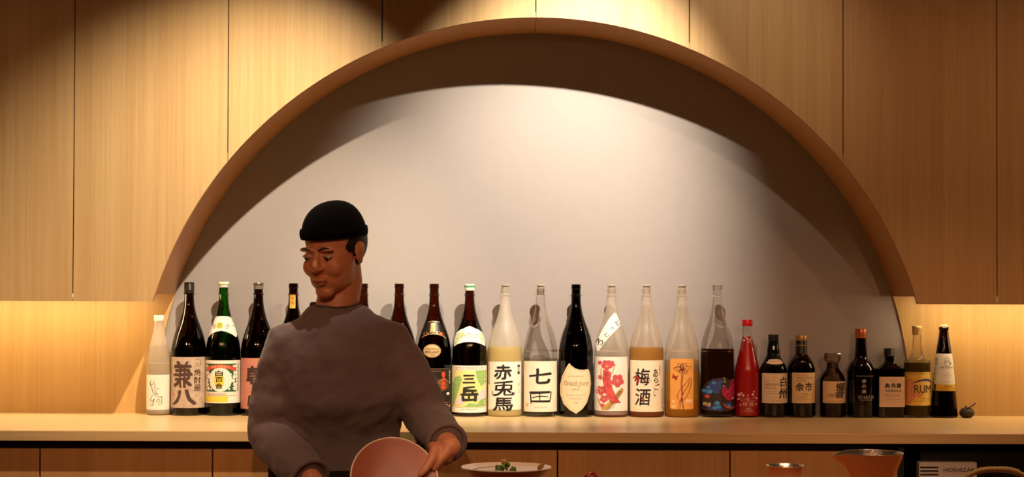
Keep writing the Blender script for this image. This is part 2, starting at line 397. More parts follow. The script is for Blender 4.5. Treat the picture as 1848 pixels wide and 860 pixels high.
class Print:
    """flat shapes in picture-like coordinates (x right, y down, pixels), wrapped onto a surface by fn(x, y, layer)"""
    def __init__(s): s.V = []; s.T = []; s.L = []; s.G = []; s.g = 0; s.hold = False
    def tris(s, V, T, layer):
        o = len(s.V); s.V += V; s.T += [tuple(i+o for i in t) for t in T]; s.L += [layer]*len(T); s.G += [s.g]*len(T); s.g += 0 if s.hold else 1; return s
    def poly(s, pts, layer=1):
        T = tessellate_polygon([[Vector((x, y, 0)) for x, y in pts]]); return s.tris([tuple(p) for p in pts], [tuple(t) for t in T], layer)
    def rect(s, x0, y0, x1, y1, layer=1): return s.poly([(x0, y0), (x1, y0), (x1, y1), (x0, y1)], layer)
    def disc(s, cx, cy, rx, ry=None, layer=1, n=20, lobes=0, amp=0.0, rot=0.0):
        ry = ry or rx
        return s.poly([(cx+rx*(1+amp*math.cos(lobes*a))*math.cos(a+rot), cy+ry*(1+amp*math.cos(lobes*a))*math.sin(a+rot)) for a in [2*PI*i/n for i in range(n)]], layer)
    def ring(s, cx, cy, rx, ry, w, layer=1, n=24):
        return s.stroke([(cx+rx*math.cos(2*PI*i/n), cy+ry*math.sin(2*PI*i/n)) for i in range(n+1)], w, layer, taper=False)
    def stroke(s, pts, w, layer=1, taper=True):
        n = len(pts)
        L_, R_ = [], []
        for i, (x, y) in enumerate(pts):
            a = pts[max(i-1, 0)]; b = pts[min(i+1, n-1)]; dx, dy = b[0]-a[0], b[1]-a[1]; d = math.hypot(dx, dy) or 1
            k = w[i] if isinstance(w, (list, tuple)) else (w*(0.45+0.55*math.sin(PI*(i+0.6)/(n+0.2))) if taper else w)
            L_.append((x-dy/d*k/2, y+dx/d*k/2)); R_.append((x+dy/d*k/2, y-dx/d*k/2))
        T = []
        for i in range(n-1): T += [(i, i+1, n+i+1), (i, n+i+1, n+i)]
        return s.tris(L_+R_, T, layer)
    def text(s, t, x0, y0, x1, y1, layer=2, bold=0.0, shear=0.0, rot=0.0, arch=0.0):
        if bold:
            # heavier brush weight: the glyph laid down five times, shifted by a hair
            k = bold*1.15; em = min((x1-x0)/max(len(t), 1), (y1-y0)); d = k*em
            V, T = text_tris(t, 0.0); cx, cy = (x0+x1)/2, (y0+y1)/2; n_ = len(t); h = s.hold; s.hold = True
            for ax, ay in ((0, 0), (-1, -.6), (1, .6), (-.6, 1), (.6, -1)):
                out = []
                for u, v in V:
                    uu = u*n_; w = 0.75+0.55*math.sin(5.1*uu+3.3*v+1.0)*math.sin(6.3*v-2.2*uu+ord(t[0]) % 7) if bold > 0.015 else 1.0
                    wob = 0.012*em if bold > 0.02 else 0.0
                    x = x0+d+(x1-x0-2*d)*(u+shear*(v-0.5))+ax*d*w+wob*math.sin(9*v+4*uu); y = y1-d-(y1-y0-2*d)*v+ay*d*w+wob*1.6*math.sin(5*uu+2*v)
                    y += arch*((x-cx)/((x1-x0)/2))**2
                    if rot:
                        dx, dy = x-cx, y-cy; x, y = cx+dx*math.cos(rot)-dy*math.sin(rot), cy+dx*math.sin(rot)+dy*math.cos(rot)
                    out.append((x, y))
                s.tris(out, T, layer+0.12*(ax+1))
            s.hold = h; s.g += 0 if h else 1; return s
        V, T = text_tris(t, 0.0); cx, cy = (x0+x1)/2, (y0+y1)/2; out = []
        for u, v in V:
            x = x0+(x1-x0)*(u+shear*(v-0.5)); y = y1-(y1-y0)*v
            y += arch*((x-cx)/((x1-x0)/2))**2
            if rot:
                dx, dy = x-cx, y-cy; x, y = cx+dx*math.cos(rot)-dy*math.sin(rot), cy+dx*math.sin(rot)+dy*math.cos(rot)
            out.append((x, y))
        return s.tris(out, T, layer)
    def vtext(s, t, x0, y0, x1, y1, layer=2, bold=0.0, gap=0.12, shear=0.0):
        h = (y1-y0)/len(t)
        for i, ch in enumerate(t): s.text(ch, x0, y0+i*h+h*gap/2, x1, y0+(i+1)*h-h*gap/2, layer, bold, shear)
        return s
    def build(s, name, fn, m, parent, maxedge=5.0, split=False):
        if split:
            o = None
            for g in sorted(set(s.G)):
                q = Print(); q.V = list(s.V); q.T = [t for t, k in zip(s.T, s.G) if k == g]; q.L = [l for l, k in zip(s.L, s.G) if k == g]; q.G = [0]*len(q.T)
                used = sorted({i for t in q.T for i in t}); mp_ = {i: j for j, i in enumerate(used)}
                q.V = [q.V[i] for i in used]; q.T = [tuple(mp_[i] for i in t) for t in q.T]
                o = q.build(name, fn, m, parent, maxedge)
            return o
        V = list(s.V); T = [(t, l) for t, l in zip(s.T, s.L)]
        # split long edges (by conforming midpoint subdivision) so that the print bends round the glass
        for _ in range(6):
            mid = {}; new = []; did = False
            def need(a, b): return math.hypot(V[a][0]-V[b][0], V[a][1]-V[b][1]) > maxedge
            def mp(a, b):
                k = (min(a, b), max(a, b))
                if k not in mid: V.append(((V[a][0]+V[b][0])/2, (V[a][1]+V[b][1])/2)); mid[k] = len(V)-1
                return mid[k]
            for (a, b, c), l in T:
                na, nb, nc = need(a, b), need(b, c), need(c, a); k = na+nb+nc
                if not k: new.append(((a, b, c), l)); continue
                did = True
                if k == 3:
                    p, q, r = mp(a, b), mp(b, c), mp(c, a); new += [((a, p, r), l), ((p, b, q), l), ((r, q, c), l), ((p, q, r), l)]
                else:
                    for _r in range(3):
                        if k == 1 and na: break
                        if k == 2 and na and nb: break
                        a, b, c = b, c, a; na, nb, nc = nb, nc, na
                    if k == 1:
                        p = mp(a, b); new += [((a, p, c), l), ((p, b, c), l)]
                    else:
                        p, q = mp(a, b), mp(b, c); new += [((p, b, q), l), ((a, p, q), l), ((a, q, c), l)]
            T = new
            if not did: break
        lay = {}
        for t, l in T:
            for i in t: lay[i] = l
        P = [fn(x, y, lay.get(i, 1)) for i, (x, y) in enumerate(V)]
        F_ = []
        for t, l in T:
            a, b, c = (Vector(P[i]) for i in t); n = (b-a).cross(c-a)
            if n.length < 1e-13: continue
            F_.append(t if n.y < 0 else (t[0], t[2], t[1]))
        me = bpy.data.meshes.new(name); me.from_pydata(P, [], F_); me.validate()
        o = obj(name, me, m, parent); me.shade_smooth(); return o
INK = mat('black_ink', '17110E', 0.6); BROWNINK = mat('brown_ink', '4A3129', 0.6)
RED = mat('red_ink', 'B8262A', 0.6); WHITE = mat('white_ink', 'E8DFD2', 0.5); GOLD = mat('gold_foil', 'C9A060', 0.35, 0.6)
FADED = mat('faded_ink', 'A08B74', 0.6)
# lettering on the ice machine
pr_ = Print(); pr_.text('HOSHIZAKI', 1701, 843, 1760, 850, 1, 0.012)
def fm(x, y, l):
    q = at(x, y, DF); return (q.x-p.x, -0.0303-0.0002*l, q.z)
pr_.build('lettering', fm, INK, lp)

# ------------------------------------------------------------------ bottles
BY = 5.138; BS = F/BY
ISS = [(749.3, 24), (749.0, 28.5), (747.5, 30.6), (745, 31), (745, 31), (640, 31), (633, 30.7), (626, 30.2), (616.6, 28.6), (607, 26.3), (598, 23.5), (588.7, 20), (579.4, 16.5), (570, 13.5), (561, 11.3), (551.5, 9.6), (542, 8.7), (535, 8.5), (533.6, 8.5), (532.6, 9.8), (531.4, 9.8), (530.4, 8.3), (522, 8.0), (520.5, 8.0)]
LIP = [(519.5, 8.8), (516.5, 8.8), (515.5, 8.0), (513.8, 8.4), (512.8, 8.4), (512.4, 7.6)]
SPLIT = {'brushed_character', 'stamp_print', 'leaf_print', 'green_hill', 'blossom_wash', 'indigo_cloud', 'azure_cloud', 'plum_blossom', 'coral_wash', 'orange_band', 'pale_patch',
         'mountain_print', 'yellow_field', 'green_field'}
class Bottle:
    def __init__(s, cx, label, prof, glass, seg=48, fscale=1.0, sq=None, ytop=None, hs=1.0, group='bottles lined up on the worktop', name='bottle', cat='bottle'):
        s.cx = cx; s.sq = sq
        xu, _ = unroll(cx, 650); s.dy = math.sin(ROLL)*(cx-924)
        s.root = thing(name, label, cat, ((xu-924)/BS, BY, COUNTER_Z), group)
        s.prof = [((749.3-y)/BS, r/BS) for y, r in prof]
        s.dense = densify(s.prof)
        s.glass = obj('glass', lathe(s.dense, seg, sq=sq), glass, s.root); smooth(s.glass, 50)
    def r(s, z):
        d = s.dense
        if z <= d[0][0]: return d[0][1]
        for (z0, r0), (z1, r1) in zip(d, d[1:]):
            if z0 <= z <= z1 and z1 > z0: return r0+(r1-r0)*(z-z0)/(z1-z0)
        return d[-1][1]
    def fn(s, x, y, layer):
        Sf = F/(BY-0.045); z = (532+(CAM_Z-COUNTER_Z)*Sf+s.dy-y)/Sf; z = max(z, 0.0008); dx = (x-s.cx)/Sf
        R = s.r(z)+0.0002+0.00022*layer
        if s.sq:
            hx, hy, p_ = s.sq; ux = min(abs(dx)/(R*hx), 0.995); return (dx, -(R*hy)*(1-ux**p_)**(1/p_), z)
        # beyond ~75 degrees the paper simply runs on round the side
        t = dx/R
        if abs(t) > 0.96: 
            a = math.copysign(math.asin(0.96)+(abs(t)-0.96)*3.0, t); return (R*math.sin(a), -R*math.cos(a), z)
        return (dx, -math.sqrt(max(R*R-dx*dx, 0)), z)
    def label(s, shape, m, lab=None, name='label'):
        o = shape.build(name, s.fn, m, s.root, 4.0)
        if lab: o['label'] = lab
        return o
    def full(s, y0, y1, m, lab=None, ext=4.0, x0=None, x1=None, top=None, bottom=None):
        R = max(s.r((749-y0)/BS), s.r((749-y1)/BS))*590
        a = s.cx-R-ext if x0 is None else x0; b = s.cx+R+ext if x1 is None else x1
        sh = Print(); n = 14
        rows = 6
        V = [(a+(b-a)*i/n, y0+(y1-y0)*j/rows) for j in range(rows+1) for i in range(n+1)]
        T = []
        for j in range(rows):
            for i in range(n):
                q = j*(n+1)+i; T += [(q, q+1, q+n+2), (q, q+n+2, q+n+1)]
        sh.tris(V, T, 1); return s.label(sh, m, lab)
    def ink(s, shape, m, parent, name='lettering'):
        return shape.build(name, s.fn, m, parent, 5.0, name in SPLIT)
    def turned(s, name, prof, m, parent=None, seg=40, sm=35):
        P = [((749.3-y)/BS, r/BS) for y, r in prof]
        if P[0][0] > P[-1][0]: P.reverse()
        return smooth(obj(name, lathe(P, seg, sq=None), m, parent or s.root), sm)
    def liquid(s, ylev, m, ins=1.6, bottom=747.5):
        z1 = (749.3-ylev)/BS; pr = [(z, max(r-ins/BS, 0.002)) for z, r in s.dense if (749.3-bottom)/BS <= z <= z1]
        pr = pr + [(z1, max(s.r(z1)-ins/BS, 0.002))]
        return smooth(obj('liquid', lathe(pr, 40, sq=s.sq), m, s.root), 50)

def fill_tint(b, ylev, m):
    me = b.glass.data; me.materials.append(m); zl = (749.3-ylev)/BS
    for p_ in me.polygons:
        if p_.center.z < zl: p_.material_index = len(me.materials)-1
def tinted_frost(name, col, fac=0.8):
    return thin_glass(name, tuple(0.4+0.6*c for c in lin(col)[:3]), 0.30, 1.45, col, fac, gain=0.5)
def silver_stopper(b, top=513.0):
    st = b.turned('stopper', [(top+7, 6.6), (top+3, 7.0), (top+2.4, 8.4), (top+0.4, 8.6), (top, 8.0)], SILVER)
    return b.turned('stopper_shank', [(top+19, 6.0), (top+12, 6.3), (top+7, 6.6)], mat('clear_plastic', 'C9BBA4', 0.15) if False else CLOUDY, st)
def dark_cap(b, m, top=511.0):
    pr = [(top+20, 8.8), (top+18, 9.2), (top+17.5, 8.7), (top+14, 8.9)]
    y = top+14
    while y > top+3: pr += [(y-0.6, 9.2), (y-1.4, 8.8)]; y -= 1.9
    pr += [(top+1, 9.0), (top, 8.2)]
    return b.turned('cap', pr, m)
def lip(b, m=None):
    return b.turned('lip', [(521, 7.8), (519.8, 8.8), (516.8, 8.9), (516.0, 7.9), (515.2, 7.9), (514.4, 8.8), (512.8, 8.8), (512.2, 7.8)], m or BROWN)

SILVER = mat('silver_cap', 'E4DCCC', 0.25, 0.55)
CLOUDY = thin_glass('cloudy_plastic', (0.85, 0.82, 0.76), 0.2, 1.4, 'D9CDBB', 0.45)
BROWN = thin_glass('brown_glass', (0.28, 0.085, 0.03), 0.03, 1.5)
DBROWN = thin_glass('dark_brown_glass', (0.13, 0.035, 0.015), 0.03, 1.5)
BLACKG = thin_glass('near_black_glass', (0.05, 0.018, 0.008), 0.03, 1.5)
GREEN = thin_glass('green_glass', (0.10, 0.42, 0.06), 0.03, 1.5)
GREEND = thin_glass('dark_green_glass', (0.03, 0.17, 0.05), 0.03, 1.5)
CLEAR = thin_glass('clear_glass', (0.97, 0.96, 0.94), 0.02, 1.5, gain=0.5)
FROST = thin_glass('frosted_glass', (0.97, 0.95, 0.92), 0.30, 1.45, 'FFF8EC', 0.40, gain=0.5)
FROST2 = thin_glass('frosted_glass_warm', (0.97, 0.94, 0.90), 0.30, 1.45, 'FBEFDD', 0.36, gain=0.5)
DARKL = mat('dark_liquor', '140A06', 0.3); 
def liq(name, col, alpha, rough=0.2): return fluid(name, tuple(lin(col)[:3]), col, alpha, rough)
PAPER = mat('white_paper', 'EFE6D8', 0.75); CREAM = mat('cream_paper', 'E6D6B8', 0.7)
G_BIG = 'tall 1.8 litre bottles in the row'
G_SM = 'smaller bottles at the right end of the row'

# 1 small frosted bottle
F_S = [(749.3, 17), (748, 20.5), (746, 21.5), (746, 21.5), (665, 21.5), (655, 21), (640, 19.2), (625, 16), (612, 12.8), (600, 10.2), (590, 8.9), (582, 8.4), (580.5, 8.4)]
b = Bottle(287, 'small frosted white bottle with white screw cap, leftmost in the row', F_S, FROST)
b.liquid(624, liq('milky_spirit', 'E6DAC4', 0.5)); fill_tint(b, 624, tinted_frost('milky_filled_glass', 'EADFC8', 0.6))
b.turned('cap', [(580.5, 9.2), (579, 9.3), (578.6, 8.9), (577.5, 8.9), (577, 9.3), (572, 9.3), (570.6, 8.6), (570.3, 7.6)], mat('white_cap', 'F2EFEA', 0.3))
l = b.full(676, 739, PAPER, x0=266, x1=308)
s = Print().stroke([(278, 686), (275, 690), (277, 696), (281, 693), (282, 688), (285, 694), (284, 700), (288, 703), (290, 699), (292, 703)], 0.9, 2, False)
s.stroke([(276, 690), (279, 700), (282, 708), (286, 713)], 1.2, 2).stroke([(281, 712), (278, 717), (276, 722), (280, 724), (284, 719), (281, 731), (276, 732), (279, 727)], 1.3, 2)
s.stroke([(285, 704), (288, 710), (291, 712)], 1.3, 2).stroke([(289, 716), (297, 715)], 1.1, 2).stroke([(297, 715), (297, 729)], 1.1, 2).stroke([(291, 719), (288, 724), (292, 727), (294, 722), (291, 719)], 0.9, 2, False).stroke([(290, 729), (295, 730)], 0.9, 2)
s.disc(287, 714, 0.9, layer=2)
b.ink(s, INK, l)
s = Print().text('八', 297, 686, 299, 689, 2).text('二', 297, 691, 299, 694, 2).rect(270.5, 728, 271.6, 732, 2); b.ink(s, mat('pink_stamp', 'D89A80', 0.6), l, 'stamp_print')

# 2 dark bottle, tan paper
b = Bottle(341, 'tall dark brown bottle with tan mottled paper label and black ridged cap', ISS, DBROWN); b.liquid(575, DARKL)
dark_cap(b, mat('black_cap', '241D1A', 0.35), 511)
l = b.full(643.5, 735, mat('mottled_tan_paper', 'B8A490', 0.8, noise=0.16, nscale=90))
s = Print()
s.text('兼', 317.5, 650, 354, 699, 2, 0.036, 0.0); s.text('八', 315, 702, 361.5, 731.5, 2, 0.055)
s.vtext('焼酎屋', 356, 664, 366.5, 706, 2, 0.02)
s.stroke([(358, 648.5), (366, 648.5), (366, 658.5)], 0.7, 2, False).stroke([(359, 655.5), (363, 655.5)], 0.8, 2, False).stroke([(359, 658.5), (363.5, 658.5)], 0.8, 2, False)
b.ink(s, BROWNINK, l)
b.ink(Print().rect(318, 707, 320.5, 715, 2), mat('faint_red_stamp', 'C07A66', 0.7), l, 'stamp_print')

# 3 green bottle
b = Bottle(403, 'tall green bottle with white lily label and white arched shoulder label', ISS, GREEN); b.liquid(604, mat('dark_green_liquor', '0C140A', 0.3))
b.turned('cap', [(519, 8.6), (515, 8.9), (514.6, 10.2), (511, 10.4), (510, 9.6)], mat('ivory_cap', 'F0EBD8', 0.35))
l = Print().poly([(385.5, 573.5)]+[(403-17.5*math.cos(a), 573.5-3.5*math.sin(a)) for a in (0.5, 1.0, 1.57, 2.1, 2.6)]+[(420.5, 573.5), (424, 586), (429.5, 603), (428.5, 608.5), (421, 602), (412, 598), (403, 596.5), (394, 598), (385, 602), (378, 608.5), (376.5, 603), (381, 588)])
l = b.label(l, PAPER, 'white arched shoulder label'); 
b.ink(Print().disc(399.5, 587, 6.2, 6, 2), mat('yellow_print', 'E3CF45', 0.6), l, 'sun_mark')
b.ink(Print().text('白', 386, 583.5, 391.5, 592.5, 3, 0, 0, -0.2).text('百', 395, 583, 404.5, 591, 3).text('合', 410, 584, 417, 593, 3, 0, 0, 0.2), mat('olive_ink', '4E4B28', 0.6), l)
l = b.full(649.5, 726.5, PAPER)
s = Print().rect(374, 655.5, 432.5, 706, 2); b.ink(s, mat('dark_green_print', '1F5A3C', 0.6), l, 'green_field')
s = Print().disc(403, 684, 20.5, 22, 3, 28)
for i in range(5):
    s.disc(379+1.6*math.sin(i*2), 672+i*7.0, 3.0, 3.6, 3, 12, 5, 0.2); s.disc(427+1.6*math.sin(i*2+1), 672+i*7.0, 3.0, 3.6, 3, 12, 5, 0.2)
    s.disc(384+1.5*i*0.4, 675+i*6.5, 1.7, 2.2, 3, 10); s.disc(421.5-0.6*i, 675+i*6.5, 1.7, 2.2, 3, 10)
s.disc(378, 660, 2.8, 2.2, 3, 12, 5, 0.3).disc(427.5, 660, 3.2, 2.4, 3, 12, 5, 0.3)
b.ink(s, PAPER, l, 'lily_wreath')
b.ink(Print().disc(401, 686, 9.5, 12.5, 4).rect(374, 714, 417, 724.5, 2), bpy.data.materials['yellow_print'], l, 'yellow_field')
s = Print().poly([(376.5, 663), (385, 659), (403, 656.5), (421, 659), (429.5, 663), (427.5, 669.5), (420, 665.5), (403, 662.5), (386, 665.5), (378.5, 669.5)], 5); b.ink(s, mat('ribbon_red', 'D04A3A', 0.6), l, 'ribbon')
b.ink(Print().text('白百合醸造元', 386, 658, 420, 662.3, 6, 0, 0, 0, 2.0), mat('ribbon_gold', 'E8C488', 0.6), l, 'ribbon_lettering')
b.ink(Print().vtext('白百合', 394, 667, 408.5, 701, 6, 0.03), INK, l)
b.ink(Print().rect(374, 708.3, 417, 708.8, 3).rect(374, 712.6, 431, 713.2, 3).text('本格焼酎', 378, 709.5, 414, 711.8, 3), FADED, l, 'small_print')

# 4 brown bottle, pink label
b = Bottle(466, 'tall brown bottle with salmon pink label, partly behind the person on the left', ISS, DBROWN); b.liquid(580, DARKL)
b.turned('cap', [(520.5, 8.2), (516, 8.3), (515.6, 9.2), (512.5, 9.4), (511.5, 8.8)], mat('pewter_cap', '8E857C', 0.3, 0.8)); 
b.turned('collar', [(523, 8.7), (516.5, 8.8)], CLOUDY)
l = b.full(645.5, 737, mat('salmon_paper', 'B97A69', 0.8, noise=0.12, nscale=160), x0=436.5)
b.ink(Print().text('朝', 449, 659, 486, 693, 2, 0.035, 0.05).text('日', 452, 712, 482, 732, 2, 0.035, 0.08), mat('dark_brush_ink', '3C231E', 0.6), l, 'brushed_character')

# 5 dark bottle behind the shoulder
b = Bottle(529, 'tall dark bottle with yellow neck label, only its neck showing beside the face', ISS, DBROWN); b.liquid(570, DARKL); lip(b, DBROWN)
l = b.label(Print().rect(523.5, 531, 534, 556, 1), mat('amber_paper', 'D09A3A', 0.7)); b.ink(Print().text('本', 526, 535, 532, 541, 2).text('格', 526, 543, 532, 549, 2), BROWNINK, l)
# 6 bottle behind the other shoulder
b = Bottle(655, 'tall brown bottle right of the face, only its mouth above the shoulder', ISS, BROWN); b.liquid(590, DARKL); lip(b)

# 8 brown bottle, gold label
b = Bottle(720, 'tall brown uncapped bottle with ochre label, first one right of the shoulder', ISS, BROWN); b.liquid(585, mat('brown_liquor', '201008', 0.3)); lip(b)
l = b.full(647.5, 737, mat('ochre_paper', 'C79A56', 0.7, noise=0.06, nscale=90))
b.ink(Print().vtext('特撰本格焼酎', 739, 655, 743, 690, 2).vtext('芋焼酎', 746, 658, 749, 676, 2), BROWNINK, l)

# 9 dark-red bottle with black and gold labels
b = Bottle(783, 'tall red-brown uncapped bottle with black and gold labels and small gold oval', ISS, BROWN); b.liquid(583, mat('garnet_liquor', '1A0806', 0.3)); lip(b)
l = b.label(Print().poly([(772.5, 579.5), (777, 578.4), (783, 578), (789, 578.4), (794, 579.5), (799, 590), (806, 607), (806.5, 612), (799, 606.5), (790, 603.8), (783, 603.2), (776, 603.8), (767, 606.5), (761, 611), (761.5, 606), (767, 592)]), mat('black_gloss_paper', '15100E', 0.4), 'black and gold shoulder label')
s = Print().stroke([(772, 581), (777, 579.8), (783, 579.4), (789, 579.8), (794.5, 581)], 0.9, 2, False).stroke([(761.5, 609), (768, 604.8), (776, 602.3), (783, 601.7), (790, 602.3), (798, 604.8), (806, 610)], 0.9, 2, False)
s.text('黒', 776.5, 582, 787, 600, 2, 0.04)
random.seed(3)
for i in range(26):
    x = random.choice([random.uniform(764, 775), random.uniform(789, 803)]); y = 598+abs(x-783)*0.28+random.uniform(-3, 3)
    s.disc(x, y, random.uniform(0.6, 1.3), None, 2, 6)
b.ink(s, GOLD, l)
s = Print()
for i in range(14):
    x = random.choice([random.uniform(764, 774), random.uniform(792, 804)]); s.disc(x, 598.5+abs(x-783)*0.28+random.uniform(-3, 3), 0.8, None, 3, 6)
b.ink(s, mat('vermilion_print', 'C24628', 0.5), l, 'leaf_print')
l = b.label(Print().disc(781, 632.5, 16, 12, 1, 28), mat('pale_gold_paper', 'C4A878', 0.5, 0.3), 'pale gold oval label')
s = Print().ring(781, 632.5, 15, 11, 0.5, 2).text('KOHYMAU', 769.5, 627.5, 793, 631.3, 2, 0.02).text('BRILLIANT', 768.5, 632.3, 794, 636.5, 2, 0.03).text('25%', 779, 638.5, 787, 641, 2); b.ink(s, BROWNINK, l)
BLKP = mat('sheer_black_paper', '1E1613', 0.4)
l = b.full(664, 739, BLKP)
s = Print().rect(752, 664.3, 814, 665.2, 2).text('本格焼酎', 779, 668, 799, 670, 2)
b.ink(s, mat('dull_gold_line', '8A6A40', 0.5, 0.3), l, 'gold_line')
s = Print().poly([(754, 700), (763, 688), (770, 682), (777, 690), (783, 698), (776, 706), (764, 712), (755, 714)], 2).poly([(788, 694), (796, 684), (803, 680), (810, 690), (812, 700), (800, 706), (790, 704)], 2)
b.ink(s, mat('umber_mountain_print', '4F3018', 0.6, noise=0.3, nscale=400), l, 'mountain_print')
s = Print().stroke([(758, 697), (764, 690), (770, 683), (776, 688), (783, 697)], 1.2, 3, False).stroke([(788, 694), (796, 685), (803, 681), (809, 688)], 1.3, 3, False)
for i in range(40): s.disc(random.uniform(789, 809), random.uniform(683, 698), random.uniform(.3, .8), None, 3, 5)
b.ink(s, mat('amber_print', '9A7038', 0.5, noise=0.2, nscale=500), l, 'ridge_print')
b.ink(Print().disc(801.5, 675, 3.3, 5.5, 3, 14).vtext('赤霧島', 797.5, 681, 805.5, 702, 3, 0.05), mat('scarlet_print', 'C8402A', 0.5), l, 'red_lettering')
s = Print()
for i in range(80):
    x = random.uniform(757, 814); k = (x-757)/57; y = 741-4-random.random()*(4+11*k**2.2); s.disc(x, min(y, 737), random.uniform(.6, 1.5), None, 3, 6)
b.ink(s, bpy.data.materials['vermilion_print'], l, 'maple_leaves')
s = Print()
for i in range(46):
    x = random.uniform(759, 814); k = (x-757)/57; y = 741-4-random.random()*(3+10*k**2.2); s.disc(x, min(y, 737), random.uniform(.5, 1.2), None, 4, 6)
b.ink(s, mat('buff_print', 'D9B98A', 0.5), l, 'pale_leaves')
b.ink(Print().text('合名会社酒造', 770, 725.5, 796, 729, 3).rect(807.2, 707.5, 811.8, 712, 3).vtext('原料甘藷', 811, 668, 813.2, 692, 3), WHITE, l, 'small_print')

# 10 brown bottle with green-yellow label
b = Bottle(847, 'tall brown bottle with yellow and green scenic label and white-green striped cap', ISS, BROWN); b.liquid(577, mat('umber_liquor', '150A06', 0.3))
b.turned('cap', [(524, 9.0), (520, 9.5), (519.6, 9.2), (513.6, 9.3), (512.6, 8.6)], mat('white_green_cap', 'E3E2D0', 0.35))
b.turned('cap_band', [(518.5, 9.5), (515.3, 9.5)], mat('green_band', '4F9A6C', 0.4))
SC = mat('pale_green_paper', 'DDE0B4', 0.7, noise=0.08, nscale=120)
l = b.label(Print().poly([(820, 611), (824, 600), (831, 594.5), (838, 592), (842, 589.5), (847.5, 588), (853, 589.5), (857, 592), (864, 594.5), (871, 600), (875, 611), (876, 624), (868.5, 620), (858, 617), (847.5, 616), (837, 617), (827, 620), (819, 625)]), PAPER, 'white scalloped shoulder label')
b.ink(Print().poly([(820.5, 613), (825, 602), (833, 597), (837, 603), (830, 612), (824, 620.5), (820.5, 622)], 2).poly([(866, 600), (871, 604), (874.5, 620.5), (868, 616)], 2), mat('pale_leaf_print', 'B9CC94', 0.7), l, 'leaf_print')
b.ink(Print().text('みたけ', 832, 599, 864, 608, 3, 0.02, 0, 0, 2), mat('peach_ink', 'D9A77A', 0.7), l)
l = b.full(659, 743.5, PAPER)
b.ink(Print().rect(816.5, 667.5, 878, 733.5, 2), mat('yellow_wash', 'E3D789', 0.7, noise=0.08, nscale=60), l, 'landscape')
GW = mat('green_wash', '8DB267', 0.7, noise=0.15, nscale=150)
b.ink(Print().poly([(816.8, 688), (822, 680), (830, 677), (835, 684), (831, 695), (828, 706), (824, 718), (818, 733), (816.8, 733)], 3).poly([(859, 667.8), (877.6, 667.8), (877.6, 690), (869, 696), (862, 684)], 3).poly([(838, 733.3), (848, 726), (862, 728), (872, 716), (877.6, 712), (877.6, 733.3)], 3), GW, l, 'green_hill')
b.ink(Print().poly([(860, 716), (868, 704), (876, 699), (877.6, 716), (866, 722)], 4).poly([(822, 722), (832, 712), (842, 716), (836, 728), (824, 730)], 4), mat('lilac_wash', 'D6C6C4', 0.7), l, 'blossom_wash')
s = Print().text('三', 835.5, 675, 859, 691, 5, 0.045).text('岳', 831, 695, 864, 724, 5, 0.045); b.ink(s, mat('dark_olive_ink', '1C1E10', 0.6), l)
b.ink(Print().text('世界自然遺産屋久島', 822, 661.5, 873, 665, 2).text('三岳酒造株式会社', 832, 736, 863, 739.5, 2).rect(816.5, 666.3, 878, 666.8, 2).rect(816.5, 734, 878, 734.5, 2), FADED, l, 'small_print')

# 11 frosted pale yellow
b = Bottle(911, 'tall frosted bottle of pale yellow liquor with three brushed characters on white label', ISS, FROST); silver_stopper(b)
b.liquid(625, liq('pale_yellow_spirit', 'E6D68E', 0.75)); fill_tint(b, 625, tinted_frost('pale_yellow_filled_glass', 'F2E2A0', 0.72))
l = b.full(652, 738.5, PAPER, x0=881.5, x1=940.5)
s = Print().text('赤', 891.5, 657, 924, 684, 2, 0.03, 0.06).text('兎', 889, 686, 929, 714, 2, 0.022, 0.05).text('馬', 890, 716, 926, 741-0.5, 2, 0.03, 0.06).stroke([(889, 704), (888.5, 710), (893, 713.5), (900, 712)], 1.5, 2).stroke([(920, 712), (928, 712), (929, 706)], 1.4, 2)
s.vtext('一度一', 934, 657, 938, 675, 2, 0.0).vtext('本格芋焼酎濱田', 881.3, 657, 883.6, 694, 2)
b.ink(s, INK, l); b.ink(Print().text('極', 934, 690, 938.5, 696, 2).vtext('之印', 935, 699, 938, 710, 2), mat('pale_red_ink', 'D6A890', 0.6), l, 'stamp_print')

# 12 clear
b = Bottle(975, 'tall clear glass bottle with two bold brushed characters on cream label', ISS, CLEAR); silver_stopper(b)
b.liquid(645, fluid('clear_spirit', (0.80, 0.76, 0.66), 'B8A884', 0.10, 0.03), 1.8, 746)
l = b.full(651, 742, mat('warm_paper', 'F0E3CC', 0.75), x0=945, x1=1005)
s = Print().text('七', 954, 664, 995, 692, 2, 0.035, 0.04)
s.poly([(954, 707), (957, 705.5), (992, 704.5), (992.5, 708.5), (960, 710.5), (956.5, 710)], 2).stroke([(957, 709), (957.5, 718), (958, 727.5)], 2.3, 2).stroke([(994.3, 705), (993.2, 716), (991.3, 725)], 2.0, 2).poly([(957, 721.5), (992, 721), (990.5, 725), (958, 724.8)], 2).stroke([(959.5, 717.3), (968, 714.5), (978, 714), (989, 714.8)], 2.2, 2).stroke([(973.5, 709), (973.5, 722)], 1.8, 2, False)
b.ink(s, INK, l); b.ink(Print().text('SHICHIDA', 964, 733, 987, 735.6, 2), FADED, l, 'small_print'); b.ink(Print().rect(948.5, 727, 953, 733, 2), bpy.data.materials['pale_red_ink'], l, 'stamp_print')

